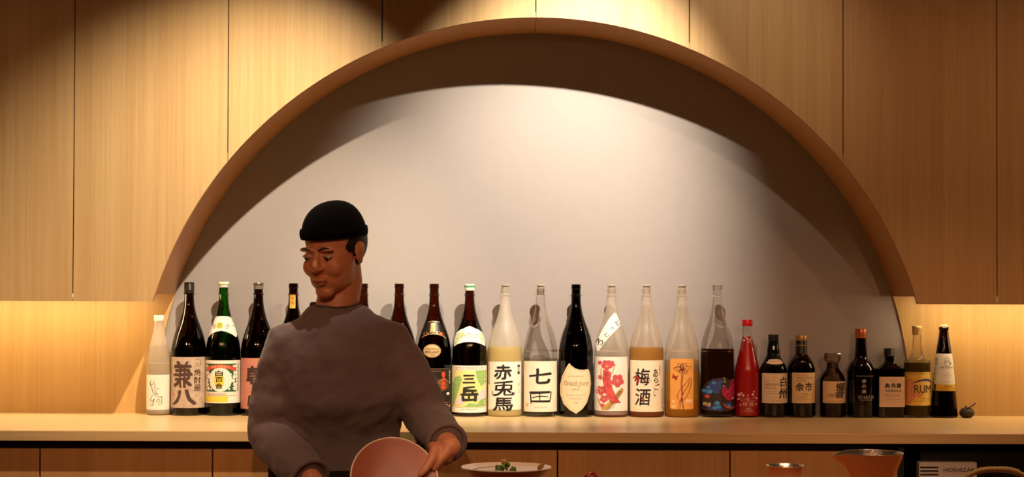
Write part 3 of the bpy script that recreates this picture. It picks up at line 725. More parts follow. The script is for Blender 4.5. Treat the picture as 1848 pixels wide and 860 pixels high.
# 13 black bottle with shield label
b = Bottle(1039, 'tall near-black uncapped bottle with cream shield-shaped label', ISS, BLACKG); b.liquid(560, DARKL); lip(b, BLACKG)
sh = [(1026, 654.5), (1030, 659), (1036, 663.5), (1043, 666), (1052, 666.5), (1059, 665.5), (1062, 667), (1064.5, 678), (1065.5, 692), (1063.5, 709), (1058, 726), (1050, 737), (1038.5, 745), (1027, 739), (1016, 728), (1010.5, 712), (1010, 695), (1013, 680), (1018, 668), (1022, 660)]
l = b.label(Print().poly(sh), mat('cream_crest_paper', 'E6D3AC', 0.65), 'cream shield-shaped label')
ins = [(1038+(x-1038)*0.92, 702+(y-702)*0.93) for x, y in sh]; b.ink(Print().stroke(ins+[ins[0]], 0.5, 2, False), GOLD, l, 'border_line')
b.ink(Print().text('Yamada Jyuro', 1014.5, 686, 1061, 698, 2, 0.0, 0.12), mat('sepia_ink', '8A7352', 0.6), l)
b.ink(Print().text('(純米)', 1031, 699.5, 1046, 704, 2).text('SHOCHU DU JAPON', 1020, 711, 1056, 713.5, 2).text('MILLESIME', 1028, 717, 1048, 719.5, 2).text('720', 1034, 724, 1042, 727.5, 2).text('EXTRA PREMIUM', 1024, 677, 1052, 679.5, 2), FADED, l, 'small_print')

# 14 frosted, plum-blossom label
b = Bottle(1103, 'tall frosted bottle with red plum blossom picture and slanted white neck label', ISS, FROST2); silver_stopper(b)
b.liquid(726, mat('cloudy_brown_plum', '7C452C', 0.4)); 
fill_tint(b, 742, tinted_frost('brown_filled_glass', '8A4E34', 0.85))
l = b.label(Print().poly([(1107, 564.5), (1110.5, 564), (1119.5, 583), (1119, 586.5), (1109, 596), (1098, 607), (1087, 620), (1079, 633), (1076, 633), (1074, 622), (1080, 606), (1088, 591), (1097, 576)]), PAPER, 'slanted white neck label')
s = Print()
for ch, x, y, k in (('と', 1113.5, 582, 5.5), ('ろ', 1103, 592, 4), ('と', 1092.5, 603.5, 5), ('ろ', 1080.5, 617, 7.5)): s.text(ch, x-k*0.8, y-k*0.8, x+k*0.8, y+k*0.8, 2, 0.01, 0, -0.75)
b.ink(s, mat('green_black_ink', '1E2A22', 0.6), l)
l = b.full(643, 740.5, PAPER, x0=1070.5, x1=1131.5)
def blossom(s, x, y, r, layer):
    s.hold = True
    for i in range(5):
        a = 2*PI*i/5+0.3; s.disc(x+r*0.62*math.cos(a), y+r*0.62*math.sin(a), r*0.5, None, layer, 12)
    s.disc(x, y, r*0.5, None, layer, 10); s.hold = False; s.g += 1; return s
s = Print()
for x, y, r in ((1093, 658, 9), (1112.5, 686, 11), (1083, 704, 8), (1088, 719, 6.5), (1082, 680, 4), (1101, 656, 6), (1085.5, 731, 4), (1081, 654, 3.5)): blossom(s, x, y, r, 2)
b.ink(s, mat('blossom_red', 'C9525A', 0.6), l, 'plum_blossom')
s = Print()
for x, y, r in ((1093, 660, 3.0), (1112.5, 686, 3.2), (1083, 704, 2.4), (1088, 719, 2)): s.disc(x, y, r, None, 3, 8, 4, 0.4)
s.poly([(1120, 698), (1124, 702), (1122, 708), (1108, 724), (1096, 739), (1083, 739), (1086, 733), (1096, 724), (1106, 712)], 2).stroke([(1109, 656), (1104, 668), (1099, 680)], 1.8, 2).stroke([(1078, 718), (1081, 728), (1086, 739)], 2.4, 2).stroke([(1083, 664), (1083, 676), (1088, 690)], 2.4, 2)
b.ink(s, mat('straw_print', 'C39C55', 0.6, noise=0.2, nscale=900), l, 'branch_print')
b.ink(Print().poly([(1087, 666), (1094, 667.5), (1100, 670), (1099.5, 684), (1103, 700), (1109, 714), (1118, 725.5), (1110, 725), (1103, 726.5), (1094, 716), (1089, 700), (1086.5, 684)], 4), mat('banner_red', 'D4504E', 0.6), l, 'banner')
s = Print()
for ch, x, y in (('あ', 1092.5, 674), ('り', 1092.5, 684), ('ろ', 1095, 695), ('し', 1101, 712)): s.text(ch, x-3, y-4.2, x+3.4, y+4.2, 5, 0.0, 0, -0.3)
s.stroke([(1087, 666), (1086.5, 684), (1089, 700), (1094, 716), (1103, 726.5), (1110, 725), (1118, 725.5)], 0.7, 5, False).stroke([(1100, 670), (1099.5, 684), (1103, 700), (1109, 714), (1118, 725.5)], 0.6, 5, False)
for k in range(5): s.stroke([(1092+k*3, 738-k*0.5), (1105+k*3, 719-k*1.5), (1116+k*1.5, 704)], 0.45, 5, False)
b.ink(s, mat('maroon_ink', '6A1F1E', 0.6), l)

# 15 frosted amber, ume label
b = Bottle(1166, 'tall frosted bottle of amber plum liquor with cream calligraphy label', ISS, FROST2); silver_stopper(b)
b.liquid(624.5, liq('amber_plum', 'B07A38', 0.85)); fill_tint(b, 624.5, tinted_frost('amber_filled_glass', 'D49A4E', 0.85)); fill_tint(b, 741, tinted_frost('red_brown_filled_glass', '94522E', 0.85))
l = b.full(649.5, 742, mat('ivory_paper', 'EEDFC2', 0.75), x0=1136, x1=1197.5)
s = Print().text('梅', 1143, 664, 1170, 695, 2, 0.018, 0.08).text('酒', 1144, 700, 1171, 731, 2, 0.018, 0.08).stroke([(1168, 686), (1174, 685.3)], 0.8, 2)
for ch, x0, y0, x1, y1 in (('あ', 1176, 665, 1185, 680), ('ら', 1177.5, 681, 1186, 690), ('ご', 1178, 691.5, 1188, 703), ('し', 1177, 703, 1182, 714)): s.text(ch, x0, y0, x1, y1, 2, 0.025, 0.05)
s.vtext('本醸造', 1187.5, 657, 1190, 677, 2).vtext('株式会社梅乃宿', 1192, 700, 1194.5, 738, 2)
b.ink(s, INK, l)
b.ink(Print().stroke([(1140.5, 682), (1146, 677.5), (1150, 681)], 3.0, 3).stroke([(1147, 678), (1149.5, 685), (1148.5, 691)], 4.2, 3).stroke([(1157, 713), (1158.5, 719), (1158, 726)], 3.0, 3).disc(1161, 686, 2.2, 1.6, 3), mat('brush_red', '9E2420', 0.6), l, 'red_brushwork')

# 16 frosted yellow with lotus label
b = Bottle(1230, 'tall frosted bottle of golden liquor with orange lotus flower label', ISS, FROST2); silver_stopper(b)
b.liquid(656, liq('golden_liquor', 'C08A2A', 0.8)); fill_tint(b, 648, tinted_frost('grey_gold_filled_glass', 'CDB386', 0.6)); fill_tint(b, 672, tinted_frost('gold_filled_glass', 'CC9A3A', 0.8)); fill_tint(b, 716, tinted_frost('deep_gold_filled_glass', 'C07E26', 0.85))
def rrect(x0, y0, x1, y1, r, n=4):
    P = []
    for cx, cy, a0 in ((x1-r, y0+r, -PI/2), (x1-r, y1-r, 0), (x0+r, y1-r, PI/2), (x0+r, y0+r, PI)):
        for i in range(n+1): a = a0+PI/2*i/n; P.append((cx+r*math.cos(a), cy+r*math.sin(a)))
    return P
l = b.label(Print().poly(rrect(1206.8, 646.5, 1248.5, 737.5, 3.2)), mat('orange_paper', 'EBA24E', 0.6, noise=0.06, nscale=120), 'orange label with rounded corners')
s = Print()
def petal(cx, cy, L, W, a, lay=2, w=0.8):
    P = []
    for i in range(17):
        t = i/16; u = t*2 if t <= .5 else 2-2*t; sd = 1 if t <= .5 else -1
        x = L*u; y = sd*W*math.sin(PI*u**0.8)*0.5
        P.append((cx+x*math.cos(a)-y*math.sin(a), cy+x*math.sin(a)+y*math.cos(a)))
    s.stroke(P, w, lay, False)
for a, L, W in ((-PI/2, 13, 8), (-2.15, 14, 8), (-1.0, 15, 9), (-2.75, 13, 7), (-0.3, 17, 9), (3.3, 16, 8), (0.45, 12, 8), (2.1, 8, 7), (1.0, 7, 6), (-1.75, 9, 6)): petal(1227.5, 666.5, L, W, a)
s.stroke([(1227, 674), (1225.5, 690), (1226.5, 706), (1230, 737)], 1.3, 2, False).stroke([(1229, 674), (1228, 690), (1228.5, 706), (1226, 722), (1223.5, 737)], 1.1, 2, False)
s.stroke([(1228, 698), (1233, 692), (1239, 685), (1242, 679.5), (1244.5, 684), (1243.5, 694), (1240.5, 704), (1236, 714), (1230.5, 720), (1227, 722.5)], 0.9, 2, False)
s.stroke([(1226, 698), (1221, 707), (1218.5, 715), (1221, 720), (1225, 723)], 0.9, 2, False).stroke([(1242, 684), (1238, 695), (1231, 706), (1226, 717)], 1.1, 2, False).stroke([(1226, 717), (1222, 728), (1221, 737)], 0.9, 2, False).stroke([(1226.5, 717), (1228.5, 728), (1229.5, 737)], 0.9, 2, False)
b.ink(s, mat('russet_ink', '6B1F12', 0.6), l, 'lotus_drawing')
s = Print().poly([(1211, 672), (1213.5, 676), (1217, 678), (1222, 676.5), (1219, 680), (1218.5, 684), (1215.5, 685.5), (1213.5, 682), (1209, 681.5), (1211, 678)], 2); b.ink(s, mat('butterfly_red', '9A3A1E', 0.6), l, 'butterfly')
b.ink(Print().rect(1234.5, 719.5, 1245.5, 725.5, 2).rect(1209, 730, 1216, 735, 2).rect(1210, 721, 1215, 726, 2), mat('pale_orange_print', 'F3C58C', 0.6), l, 'pale_patch')

# 17 clear bottle, tea-coloured, blue and red print
b = Bottle(1294, 'tall clear bottle of dark tea-coloured liquor with blue and crimson cloud print', ISS, CLEAR); b.turned('lip', [(521, 7.8), (519.8, 8.8), (516.8, 8.9), (516.0, 7.9), (515.2, 8.8), (512.8, 8.8), (512.2, 7.8)], SILVER if False else CLOUDY)
b.liquid(627, liq('tea_brown_liquor', '4A260C', 0.55, 0.1), 1.6, 746)
l = b.label(Print().poly([(1265, 702), (1270, 692), (1281, 683), (1297, 680), (1312, 683), (1322, 687), (1324.5, 700), (1324.5, 738), (1310, 741), (1285, 741), (1264, 739)]), mat('smoky_film', '30221C', 0.4), 'dark picture label')
s = Print(); random.seed(11)
for x, y, r in ((1271, 706, 7), (1278, 701, 8), (1284, 692, 9), (1291, 697, 8), (1289, 705, 6), (1296, 688, 5), (1278, 735, 5), (1290, 731, 8), (1296, 737, 5), (1310, 730, 7), (1318, 733, 5)): s.disc(x, y, r*0.95, r*0.8, 2, 22, 7, 0.14, random.random())
b.ink(s, mat('indigo_print', '2E3F78', 0.55, noise=0.45, nscale=380), l, 'indigo_cloud')
s = Print()
for x, y, r in ((1268, 704, 4), (1277, 706, 5), (1275, 698, 3), (1290, 726, 5), (1286, 735, 4), (1293, 733, 4), (1284, 690, 3), (1312, 732, 3.5)): s.disc(x, y, r, r*.75, 3, 18, 6, 0.2, random.random())
b.ink(s, mat('azure_print', '3F86B0', 0.55, noise=0.25, nscale=380), l, 'azure_cloud')
b.ink(Print().poly([(1300, 700), (1306, 697), (1311, 702), (1314, 694), (1316, 685), (1322, 682), (1324.3, 690), (1324.3, 716), (1316, 722), (1307, 720), (1300, 712), (1298, 705)], 3).disc(1303, 703, 4, 5, 3), mat('crimson_print', 'A01440', 0.5), l, 'crimson_cloud')
b.ink(Print().disc(1273, 714.5, 4.5, 3, 4).stroke([(1301, 727), (1308, 734), (1318, 736), (1324, 734)], 2.6, 4), mat('orange_red_print', 'C8442A', 0.5), l, 'orange_band')
s = Print()
for i in range(26): s.disc(1303+random.uniform(-3, 3), 689+random.uniform(-9, 9), random.uniform(.4, .9), None, 4, 5)
s.text('梅酒', 1266, 725, 1279, 732, 4, 0.02, 0, 0.15).poly([(1317, 719.5), (1320, 716), (1323, 719.5)], 4)
b.ink(s, mat('pale_gold_print', 'D9C08A', 0.5), l, 'gold_lettering')

# 18 red bottle
RP = [(749.3, 20), (748, 22.3), (745, 23), (745, 23), (672, 23), (664, 22.2), (652, 19.8), (640, 17), (628, 14), (616, 11.2), (606, 9.4), (598, 8.8), (589.5, 8.4), (585, 8.3)]
b = Bottle(1348, 'slim bottle filled with bright red strawberry liquor under red cap', RP, CLEAR, group=G_SM)
b.liquid(605, mat('bright_red_liquor', 'A80F14', 0.3, coat=0.3), 0.9)
b.turned('cap', [(586.5, 8.9), (585, 9.3), (576, 9.4), (575, 8.8)], mat('red_cap', 'C01018', 0.3))
s = Print().text('いちご', 1333, 716, 1360, 724.5, 1, 0.0, 0, 0, -2).text('梅', 1337, 725, 1345, 732, 1).text('酒', 1348, 725, 1356, 732, 1).text('姫', 1343, 735, 1352, 738.5, 1).text('TOKUSEN', 1338, 740, 1356, 742.5, 1)
for x, y, r in ((1331, 712, 2.6), (1335, 709, 1.6), (1338, 713, 2), (1355, 711, 2.4), (1357, 706, 1.6), (1330, 720, 1.6), (1362, 718, 1.8), (1361, 729, 1.8), (1333, 730, 1.2), (1346, 713, 1.3), (1341, 614, 1.8), (1346, 611, 1.6), (1352, 613, 1.8), (1356, 609, 1.4), (1349, 617, 1.4), (1343, 608, 1.2)): blossom(s, x, y, r, 1)
b.label(s, mat('pink_white_print', 'E2A8A2', 0.5), 'pale blossoms and lettering', 'blossom_print')

# 19 green whisky
WP = [(749.3, 21), (748, 24), (745, 25), (745, 25), (672, 25), (664, 24.4), (656, 21.6), (648, 16.5), (641, 13), (636, 11.6), (630, 11.5), (622, 10.2), (613, 8.9), (611, 8.8)]
b = Bottle(1395, 'dark green whisky bottle with cream label and black cap', WP, GREEND, group=G_SM); b.liquid(640, mat('green_black_whisky', '060B07', 0.3))
b.turned('cap', [(613, 8.6), (611.5, 9.2), (602.5, 9.3), (601.5, 8.6)], mat('black_green_cap', '10170F', 0.4))
l = b.label(Print().poly([(1380, 655), (1386, 648.5), (1395, 648), (1405, 648.5), (1412, 655), (1404, 656.6), (1388, 656.6)]), CREAM, 'small cream collar label'); b.ink(Print().text('SINCE 1973', 1385, 650, 1405, 654, 2), FADED, l)
l = b.full(673, 727, mat('oat_paper', 'D8C4A4', 0.75), x0=1372.5, x1=1420)
s = Print().text('白', 1404, 680, 1417, 697, 2, 0.03, 0.05).text('州', 1401, 699, 1417.5, 719, 2, 0.03, 0.05).text('サントリー', 1388, 721.5, 1407, 723.6, 2, 0.02); b.ink(s, INK, l)
b.ink(Print().text('THE', 1377, 686.5, 1384, 689, 2).text('HAKUSHU', 1377, 691, 1401, 695.5, 2, 0.01).text('SINGLE MALT', 1377, 697, 1395, 699, 2).text('JAPANESE WHISKY', 1377, 700, 1399, 702, 2).rect(1377, 706, 1396, 706.4, 2).rect(1377, 709.5, 1398, 710, 2), mat('grey_brown_ink', '7A6448', 0.6), l, 'small_print')

# 20 brown whisky, gold cap
YP = [(749.3, 21), (748, 24), (745, 24.6), (745, 24.6), (668, 24.6), (660, 23.8), (652, 21), (645, 17), (639, 12.5), (635, 10.5), (633, 10), (612, 9.6), (610, 9.5)]
b = Bottle(1445.5, 'dark brown whisky bottle with cream label and wide gold cap', YP, DBROWN, group=G_SM); b.liquid(655, mat('brown_black_whisky', '0D0805', 0.3))
b.turned('sleeve', [(635, 10.6), (633, 10.3), (612, 10.0), (611, 9.8)], mat('black_foil_sleeve', '130F0D', 0.4)); b.turned('band', [(621, 10.4), (619.8, 10.4)], GOLD)
b.turned('cap', [(612.5, 9.6), (611, 10.2), (604, 10.3), (602.8, 9.6)], mat('brass_cap', 'B98C4A', 0.4, 0.6))
l = b.full(672, 727, mat('buff_paper', 'D5BC8F', 0.75), x0=1426, x1=1469)
s = Print().text('余', 1431, 690, 1446, 705, 2, 0.03).text('市', 1448.5, 689, 1461.5, 705.5, 2, 0.03); b.ink(s, INK, l)
b.ink(Print().text('NIKKA WHISKY', 1433, 675.5, 1452, 678, 2).text('SINGLE MALT', 1433, 679.5, 1462, 683, 2, 0.01).text('YOICHI', 1433, 685, 1450, 688, 2, 0.01).text('余市蒸溜所', 1433, 715, 1453, 718, 2).rect(1433, 720, 1457, 720.4, 2), mat('tan_ink', '8C6A40', 0.6), l, 'small_print')
b.ink(Print().disc(1449, 711, 7, 2.5, 2, 14, 5, 0.2), mat('bisque_stain_print', 'C4A172', 0.7), l, 'barley_print')

# 21 decanter-like whisky
HP = [(749.3, 19), (748.3, 22), (746, 22.6), (746, 22.6), (688, 22.6), (680, 21.5), (673, 18.5), (666, 14), (661, 10.8), (658, 10), (653, 9.8)]
b = Bottle(1502, 'squat faceted decanter-shaped whisky bottle with clear glass stopper', HP, thin_glass('smoky_clear_glass', (0.72, 0.62, 0.50), 0.03, 1.5), seg=24, group=G_SM)
b.glass.data.shade_flat()
b.liquid(684, liq('dark_amber_whisky', '47200C', 0.6, 0.1), 1.4)
b.turned('collar', [(661, 10.6), (652.5, 10.2), (651.5, 9.4)], mat('dark_collar', '20130D', 0.4))
o = b.turned('stopper', [(652, 9), (650, 12), (647, 14.8), (643, 15.5), (637, 15.2), (634.5, 14.6), (634.5, 13)], thin_glass('stopper_glass', (0.75, 0.68, 0.58), 0.05, 1.6, 'C7B9A6', 0.12), seg=10); o.data.shade_flat()
l = b.label(Print().rect(1482, 687.5, 1524.5, 727, 1), mat('beige_washi', 'D2B491', 0.75))
b.ink(Print().text('響', 1503, 689.5, 1521, 718, 2, 0.014, 0.15), INK, l); b.ink(Print().text('HIBIKI', 1488.5, 710.5, 1508, 714.5, 2, 0.01).text('JAPANESE HARMONY', 1488.5, 715.3, 1507, 717, 2).rect(1485, 723.5, 1522, 723.9, 2), BROWNINK, l, 'small_print')

# 22 gin, copper cap
KP = [(749.3, 21), (748.2, 24), (746, 24.8), (746, 24.8), (672, 24.8), (665, 24.2), (658, 22), (651, 18), (646, 13.5), (642, 11.5), (636, 10.9), (622, 10.0), (608, 9.3), (606, 9.2)]
b = Bottle(1553, 'black gin bottle with white lettering and copper cap', KP, thin_glass('black_red_glass', (0.07, 0.02, 0.014), 0.03, 1.5), group=G_SM); b.liquid(650, mat('black_gin_liquid', '0A0504', 0.3))
b.turned('cap', [(607, 9.4), (605.5, 10), (592, 10.1), (590.5, 9.4)], mat('copper_cap', 'B96A40', 0.35, 0.7))
s = Print().text('季', 1549.5, 683.5, 1557.5, 691, 1, 0.03).text('の', 1549.5, 693, 1557.5, 700, 1, 0.03).text('美', 1549.5, 702, 1557.5, 709.5, 1, 0.03).text('KI NO BI', 1544, 713, 1572.5, 719.5, 1, 0.0).text('KYOTO DRY GIN', 1548, 720.5, 1569, 722.6, 1).text('THE KYOTO DISTILLERY', 1540, 677, 1574, 679.3, 1)
b.label(s, mat('silver_print', 'A89C90', 0.4), 'silver lettering printed on the glass', 'lettering')

# 23 black square vodka
VP = [(749.3, 24.5), (748, 25.8), (746, 26), (746, 26), (668, 26), (665, 25.4), (661, 21), (657, 16), (653, 11), (650, 8.6), (646, 8.0), (638, 7.8)]
b = Bottle(1604, 'square-shouldered near-black vodka bottle with beige label and black cap', VP, thin_glass('blue_black_glass', (0.03, 0.03, 0.05), 0.05, 1.5), seg=56, sq=(1.0, 0.78, 5), group=G_SM); b.liquid(668, mat('black_vodka_liquid', '0A0607', 0.3), 1.4)
pr = [(640, 9.0)]; y = 638
while y > 629: pr += [(y, 9.6), (y-0.9, 9.1)]; y -= 1.8
b.turned('cap', pr+[(627, 9.3), (625.5, 8.6)], mat('graphite_cap', '1F1D1E', 0.45))
l = b.label(Print().rect(1582, 679.5, 1629, 734, 1), mat('beige_paper', 'D6BBA2', 0.75))
s = Print().text('奥', 1591, 691, 1601, 700, 2, 0.04).text('飛', 1603, 691, 1611, 700, 2, 0.04).text('騨', 1612.5, 691, 1621, 700, 2, 0.04).text('VODKA', 1591, 702.5, 1622, 707, 2, 0.03); b.ink(s, INK, l)
b.ink(Print().text('PREMIUM', 1599, 685, 1613, 687.4, 2).text('Premium Vodka', 1592, 710.5, 1619, 715, 2, 0, 0.15).text('OKUHIDA DISTILLERY', 1590, 719, 1622, 721, 2).text('HAND BOTTLED IN JAPAN', 1586, 724, 1625, 726, 2).text('700ML ALC 55%', 1592, 728.5, 1618, 730.2, 2), mat('taupe_ink', '8C7462', 0.6), l, 'small_print')

# 24 rum
RM = [(749.3, 20), (748, 23.6), (746, 24.4), (746, 24.4), (654, 24.4), (651, 23.6), (647, 18.5), (642, 14), (635, 11), (626, 9.4), (615, 8.4), (602, 7.6), (600, 7.6)]
b = Bottle(1654, 'clear rum bottle with yellow label lettered RUM and gold cap', RM, CLEAR, group=G_SM); b.liquid(651, liq('olive_brown_rum', '8A7848', 0.35, 0.1), 1.4)
b.turned('cap', [(601.5, 7.8), (600, 8.2), (592, 8.3), (591, 8.9), (586.5, 9), (585, 8.2)], mat('pale_gold_cap', 'D6B57A', 0.35, 0.6))
l = b.full(671, 731, mat('golden_yellow_paper', 'E0BC58', 0.65, noise=0.10, nscale=80), x0=1630.5, x1=1677.5)
b.ink(Print().poly([(1630.5, 686), (1640, 682), (1645, 690), (1642, 704), (1645, 718), (1637, 729), (1630.5, 730)], 2).disc(1650, 712, 8, 5, 2, 16, 5, 0.25), mat('coral_wash', 'D9935E', 0.7, noise=0.12, nscale=140), l, 'coral_wash')
b.ink(Print().poly([(1638.5, 691.5), (1648, 686.5), (1660, 682.8), (1670, 683), (1676, 686), (1678, 691.5), (1670, 687.5), (1660, 686.6), (1650, 689)], 3), mat('violet_ink', '453A72', 0.6), l, 'violet_swoosh')
b.ink(Print().text('RUM', 1643.5, 694, 1675.5, 708.5, 4, 0.012).text('BITTER SWEET RUM', 1634, 673, 1674, 675.3, 3).text('YONAGUNI', 1655, 717.5, 1672, 719.6, 3).text('ISLAND SPIRIT JAPAN', 1644, 722.5, 1675, 724.3, 3), mat('dark_umber_ink', '3F2A18', 0.6), l)

# 25 conical beer bottle
MP = [(749.3, 20.5), (748, 23.6), (745, 24.4), (742, 24.4), (700, 20.7), (660, 17), (638, 14.6), (615, 11), (602, 9), (595, 8.2), (592, 7.9)]
b = Bottle(1702.5, 'cone-shaped dark bottle with white and yellow label, rightmost in the row', MP, DBROWN, group=G_SM); b.liquid(610, mat('black_ale', '100806', 0.3))
b.turned('lip', [(592.5, 7.8), (592, 8.8), (588.5, 9), (587.5, 8.2), (585.5, 7.8)], DBROWN); b.turned('cap', [(586.5, 8.0), (584, 7.9), (582.3, 6.6)], mat('tan_crown', 'C9A878', 0.4))
l = b.full(638, 693.5, mat('cool_white_paper', 'D9D2C8', 0.75), x0=1683, x1=1723.5)
s = Print().ring(1704.5, 650, 4.2, 4.2, 0.8, 2).ring(1705, 655.5, 5.2, 5, 0.8, 2).disc(1711.5, 655.5, 1.1, 1.6, 2, 8).text('MATSUNO', 1692, 661.3, 1716, 664.5, 2, 0.02); b.ink(s, INK, l)
b.ink(Print().text('BEER', 1702, 672.5, 1709, 674.3, 2).text('WHITE IPA', 1698, 676, 1713, 678, 2).text('JAPAN', 1700, 679.5, 1711, 681.3, 2).text('Brewing Co.', 1697.5, 688, 1713.5, 690.4, 2, 0, .1), FADED, l, 'small_print')
l = b.full(693.5, 705, mat('mustard_paper', 'CFA024', 0.7), x0=1679, x1=1726)
b.ink(Print().text('BEER', 1699, 695.8, 1713, 698, 2, 0.02).text('PRODUCT OF JAPAN', 1694, 700, 1721, 702, 2), mat('brown_small_ink', '6B4E16', 0.6), l)

# 26 small dark ornament
q = at(1743.5, 752, BY-0.02)
t = thing('gourd_ornament', 'small dark round dried gourd with a stick through it, right of the last bottle', 'ornament', (q.x, BY-0.02, COUNTER_Z))
gm = mat('dried_dark_rind', '2A1A12', 0.6, noise=0.3, nscale=160, bump=0.6)
bm = lathe(densify([(0, 0.006), (0.002, 0.014), (0.009, 0.0215), (0.017, 0.0225), (0.026, 0.018), (0.031, 0.010), (0.030, 0.003)], 0.003), 28)
smooth(obj('body', bm, gm, t), 60)
bm = bmesh.new(); tube(bm, [(-0.006, -0.014, 0.029), (0.004, -0.015, 0.0325), (0.013, -0.014, 0.038), (0.023, -0.012, 0.045)], [0.0028, 0.0022, 0.0018, 0.0022], 10); smooth(obj('stick', bm, gm, t))
bm = bmesh.new(); tube(bm, [(-0.001, 0, 0.028), (-0.004, 0, 0.037)], [0.004, 0.002], 8); smooth(obj('stem', bm, gm, t))

# ------------------------------------------------------------------ the person between the two counters
PY = 4.25
def remesh(name, bm, voxel, sm_iter, m, parent, sm_f=0.5, disp=None, dec=None):
    me = bpy.data.meshes.new(name); bm.to_mesh(me); bm.free()
    o = bpy.data.objects.new(name, me); C.objects.link(o)
    r = o.modifiers.new('r', 'REMESH'); r.mode = 'VOXEL'; r.voxel_size = voxel
    s_ = o.modifiers.new('s', 'SMOOTH'); s_.iterations = sm_iter; s_.factor = sm_f
    if disp:
        tx = bpy.data.textures.new('cloth_folds', 'CLOUDS'); tx.noise_scale = disp[1]; tx.noise_depth = 2
        d = o.modifiers.new('d', 'DISPLACE'); d.texture = tx; d.strength = disp[0]; d.mid_level = 0.5; d.texture_coords = 'LOCAL'
    if dec:
        dd = o.modifiers.new('dd', 'DECIMATE'); dd.ratio = dec
    dg = bpy.context.evaluated_depsgraph_get(); nm = bpy.data.meshes.new_from_object(o.evaluated_get(dg))
    for md in list(o.modifiers): o.modifiers.remove(md)
    o.data = nm; nm.name = name; nm.materials.clear(); nm.materials.append(m); nm.shade_smooth()
    if parent: o.parent = parent; o.matrix_parent_inverse = parent.matrix_world.inverted()
    return o
base = at(610, 700, PY)
ROOTP = Vector((base.x, 4.24, 0))
person = thing('person', 'person in a dark grey-brown jacket and black cap, bending over a dish behind the bar', 'person', ROOTP)
bpy.context.view_layer.update()
def Q(x, y, Y=PY): return at(x, y, Y)
skin = mat('skin', 'C07F5C', 0.5, noise=0.05, nscale=60); skin.node_tree.nodes['Principled BSDF'].inputs['Subsurface Weight'].default_value = 0.08
skin.node_tree.nodes['Principled BSDF'].inputs['Subsurface Radius'].default_value = (0.02, 0.008, 0.004)
lipm = mat('lips', '8A4638', 0.5); hair = mat('black_hair', '0E0A08', 0.6, bump=0.6, nscale=500)
cloth = mat('grey_brown_cloth', '6B5B5C', 0.9, noise=0.10, nscale=400, bump=0.25); cloth.node_tree.nodes['Principled BSDF'].inputs['Sheen Weight'].default_value = 0.15
capm = mat('black_cap_cloth', '070606', 1.0, spec=0.08, noise=0.2, nscale=300, bump=0.4)
apronm = mat('dark_brown_apron_cloth', '2C1A10', 0.9, noise=0.1, nscale=300); trm = mat('black_trouser_cloth', '14110F', 0.9); shoem = mat('black_shoe_leather', '0D0C0B', 0.5)

HC = Q(600, 452)
HR = (Euler((math.radians(14), 0, 0)).to_matrix()); HR = Matrix.Rotation(math.radians(-24), 3, 'Z') @ HR @ Matrix.Rotation(math.radians(0), 3, 'Y')
def H(x, y, z): return HC + HR @ Vector((x, y, z))
bm = bmesh.new()
hb = lambda c, r, m_=None: ball(bm, H(*c), r, HR @ m_ if m_ else HR, 20)
hb((0, 0.020, 0.030), (0.072, 0.092, 0.083)); hb((0, -0.016, -0.020), (0.064, 0.066, 0.078)); hb((0, -0.026, -0.062), (0.052, 0.054, 0.042)); hb((0.030, -0.005, -0.062), (0.026, 0.040, 0.028)); hb((-0.030, -0.005, -0.062), (0.026, 0.040, 0.028))
hb((0, -0.062, -0.093), (0.026, 0.018, 0.017)); hb((0.030, -0.058, -0.030), (0.026, 0.020, 0.026)); hb((-0.030, -0.058, -0.030), (0.026, 0.020, 0.026))
hb((0.026, -0.078, 0.020), (0.024, 0.009, 0.007)); hb((-0.026, -0.078, 0.020), (0.024, 0.009, 0.007))
tube(bm, [H(0, -0.076, 0.014), H(0, -0.088, -0.008), H(0, -0.095, -0.024)], [0.007, 0.009, 0.011], 10)
hb((0, -0.093, -0.027), (0.013, 0.010, 0.009)); hb((0.011, -0.086, -0.029), (0.008, 0.008, 0.006)); hb((-0.011, -0.086, -0.029), (0.008, 0.008, 0.006))
hb((0, -0.084, -0.055), (0.021, 0.009, 0.005)); hb((0, -0.082, -0.066), (0.018, 0.010, 0.0055))
for sx in (1, -1):
    hb((sx*0.073, 0.008, -0.008), (0.006, 0.017, 0.030)); hb((sx*0.077, 0.015, 0.004), (0.006, 0.013, 0.018))
NK = Q(606, 560, 4.285)
tube(bm, [H(0, 0.025, -0.045), H(0, 0.030, -0.085), NK, NK+Vector((0, 0.005, -0.06))], [0.055, 0.053, 0.056, 0.078], 20)
# trunk, arms, legs: slim under the clothes
ShL, ElL, WrL = Q(520, 628), Q(486, 782, 4.23), Q(566, 868, 4.03)
ShR, ElR, WrR = Q(698, 622), Q(772, 752, 4.24), Q(812, 806, 4.04)
CH = Q(611, 660, 4.26); WA = Q(612, 800, 4.30); HP = Vector((WA.x, 4.32, 0.90))
tube(bm, [NK+Vector((0, 0, -0.04)), CH+Vector((0, 0, 0.03)), CH+Vector((0, 0, -0.06)), WA, HP, HP+Vector((0, 0, -0.07))], [(0.08, 0.06), (0.15, 0.095), (0.145, 0.10), (0.125, 0.09), (0.145, 0.10), (0.12, 0.09)], 24)
for S_h, E_, W_ in ((ShL, ElL, WrL), (ShR, ElR, WrR)):
    tube(bm, [CH+(S_h-CH)*0.55+Vector((0, 0, 0.01)), S_h, S_h+(E_-S_h)*0.5, E_, E_+(W_-E_)*0.35, E_+(W_-E_)*0.85, W_], [0.05, 0.052, 0.045, 0.039, 0.040, 0.028, 0.026], 16)
feet = []
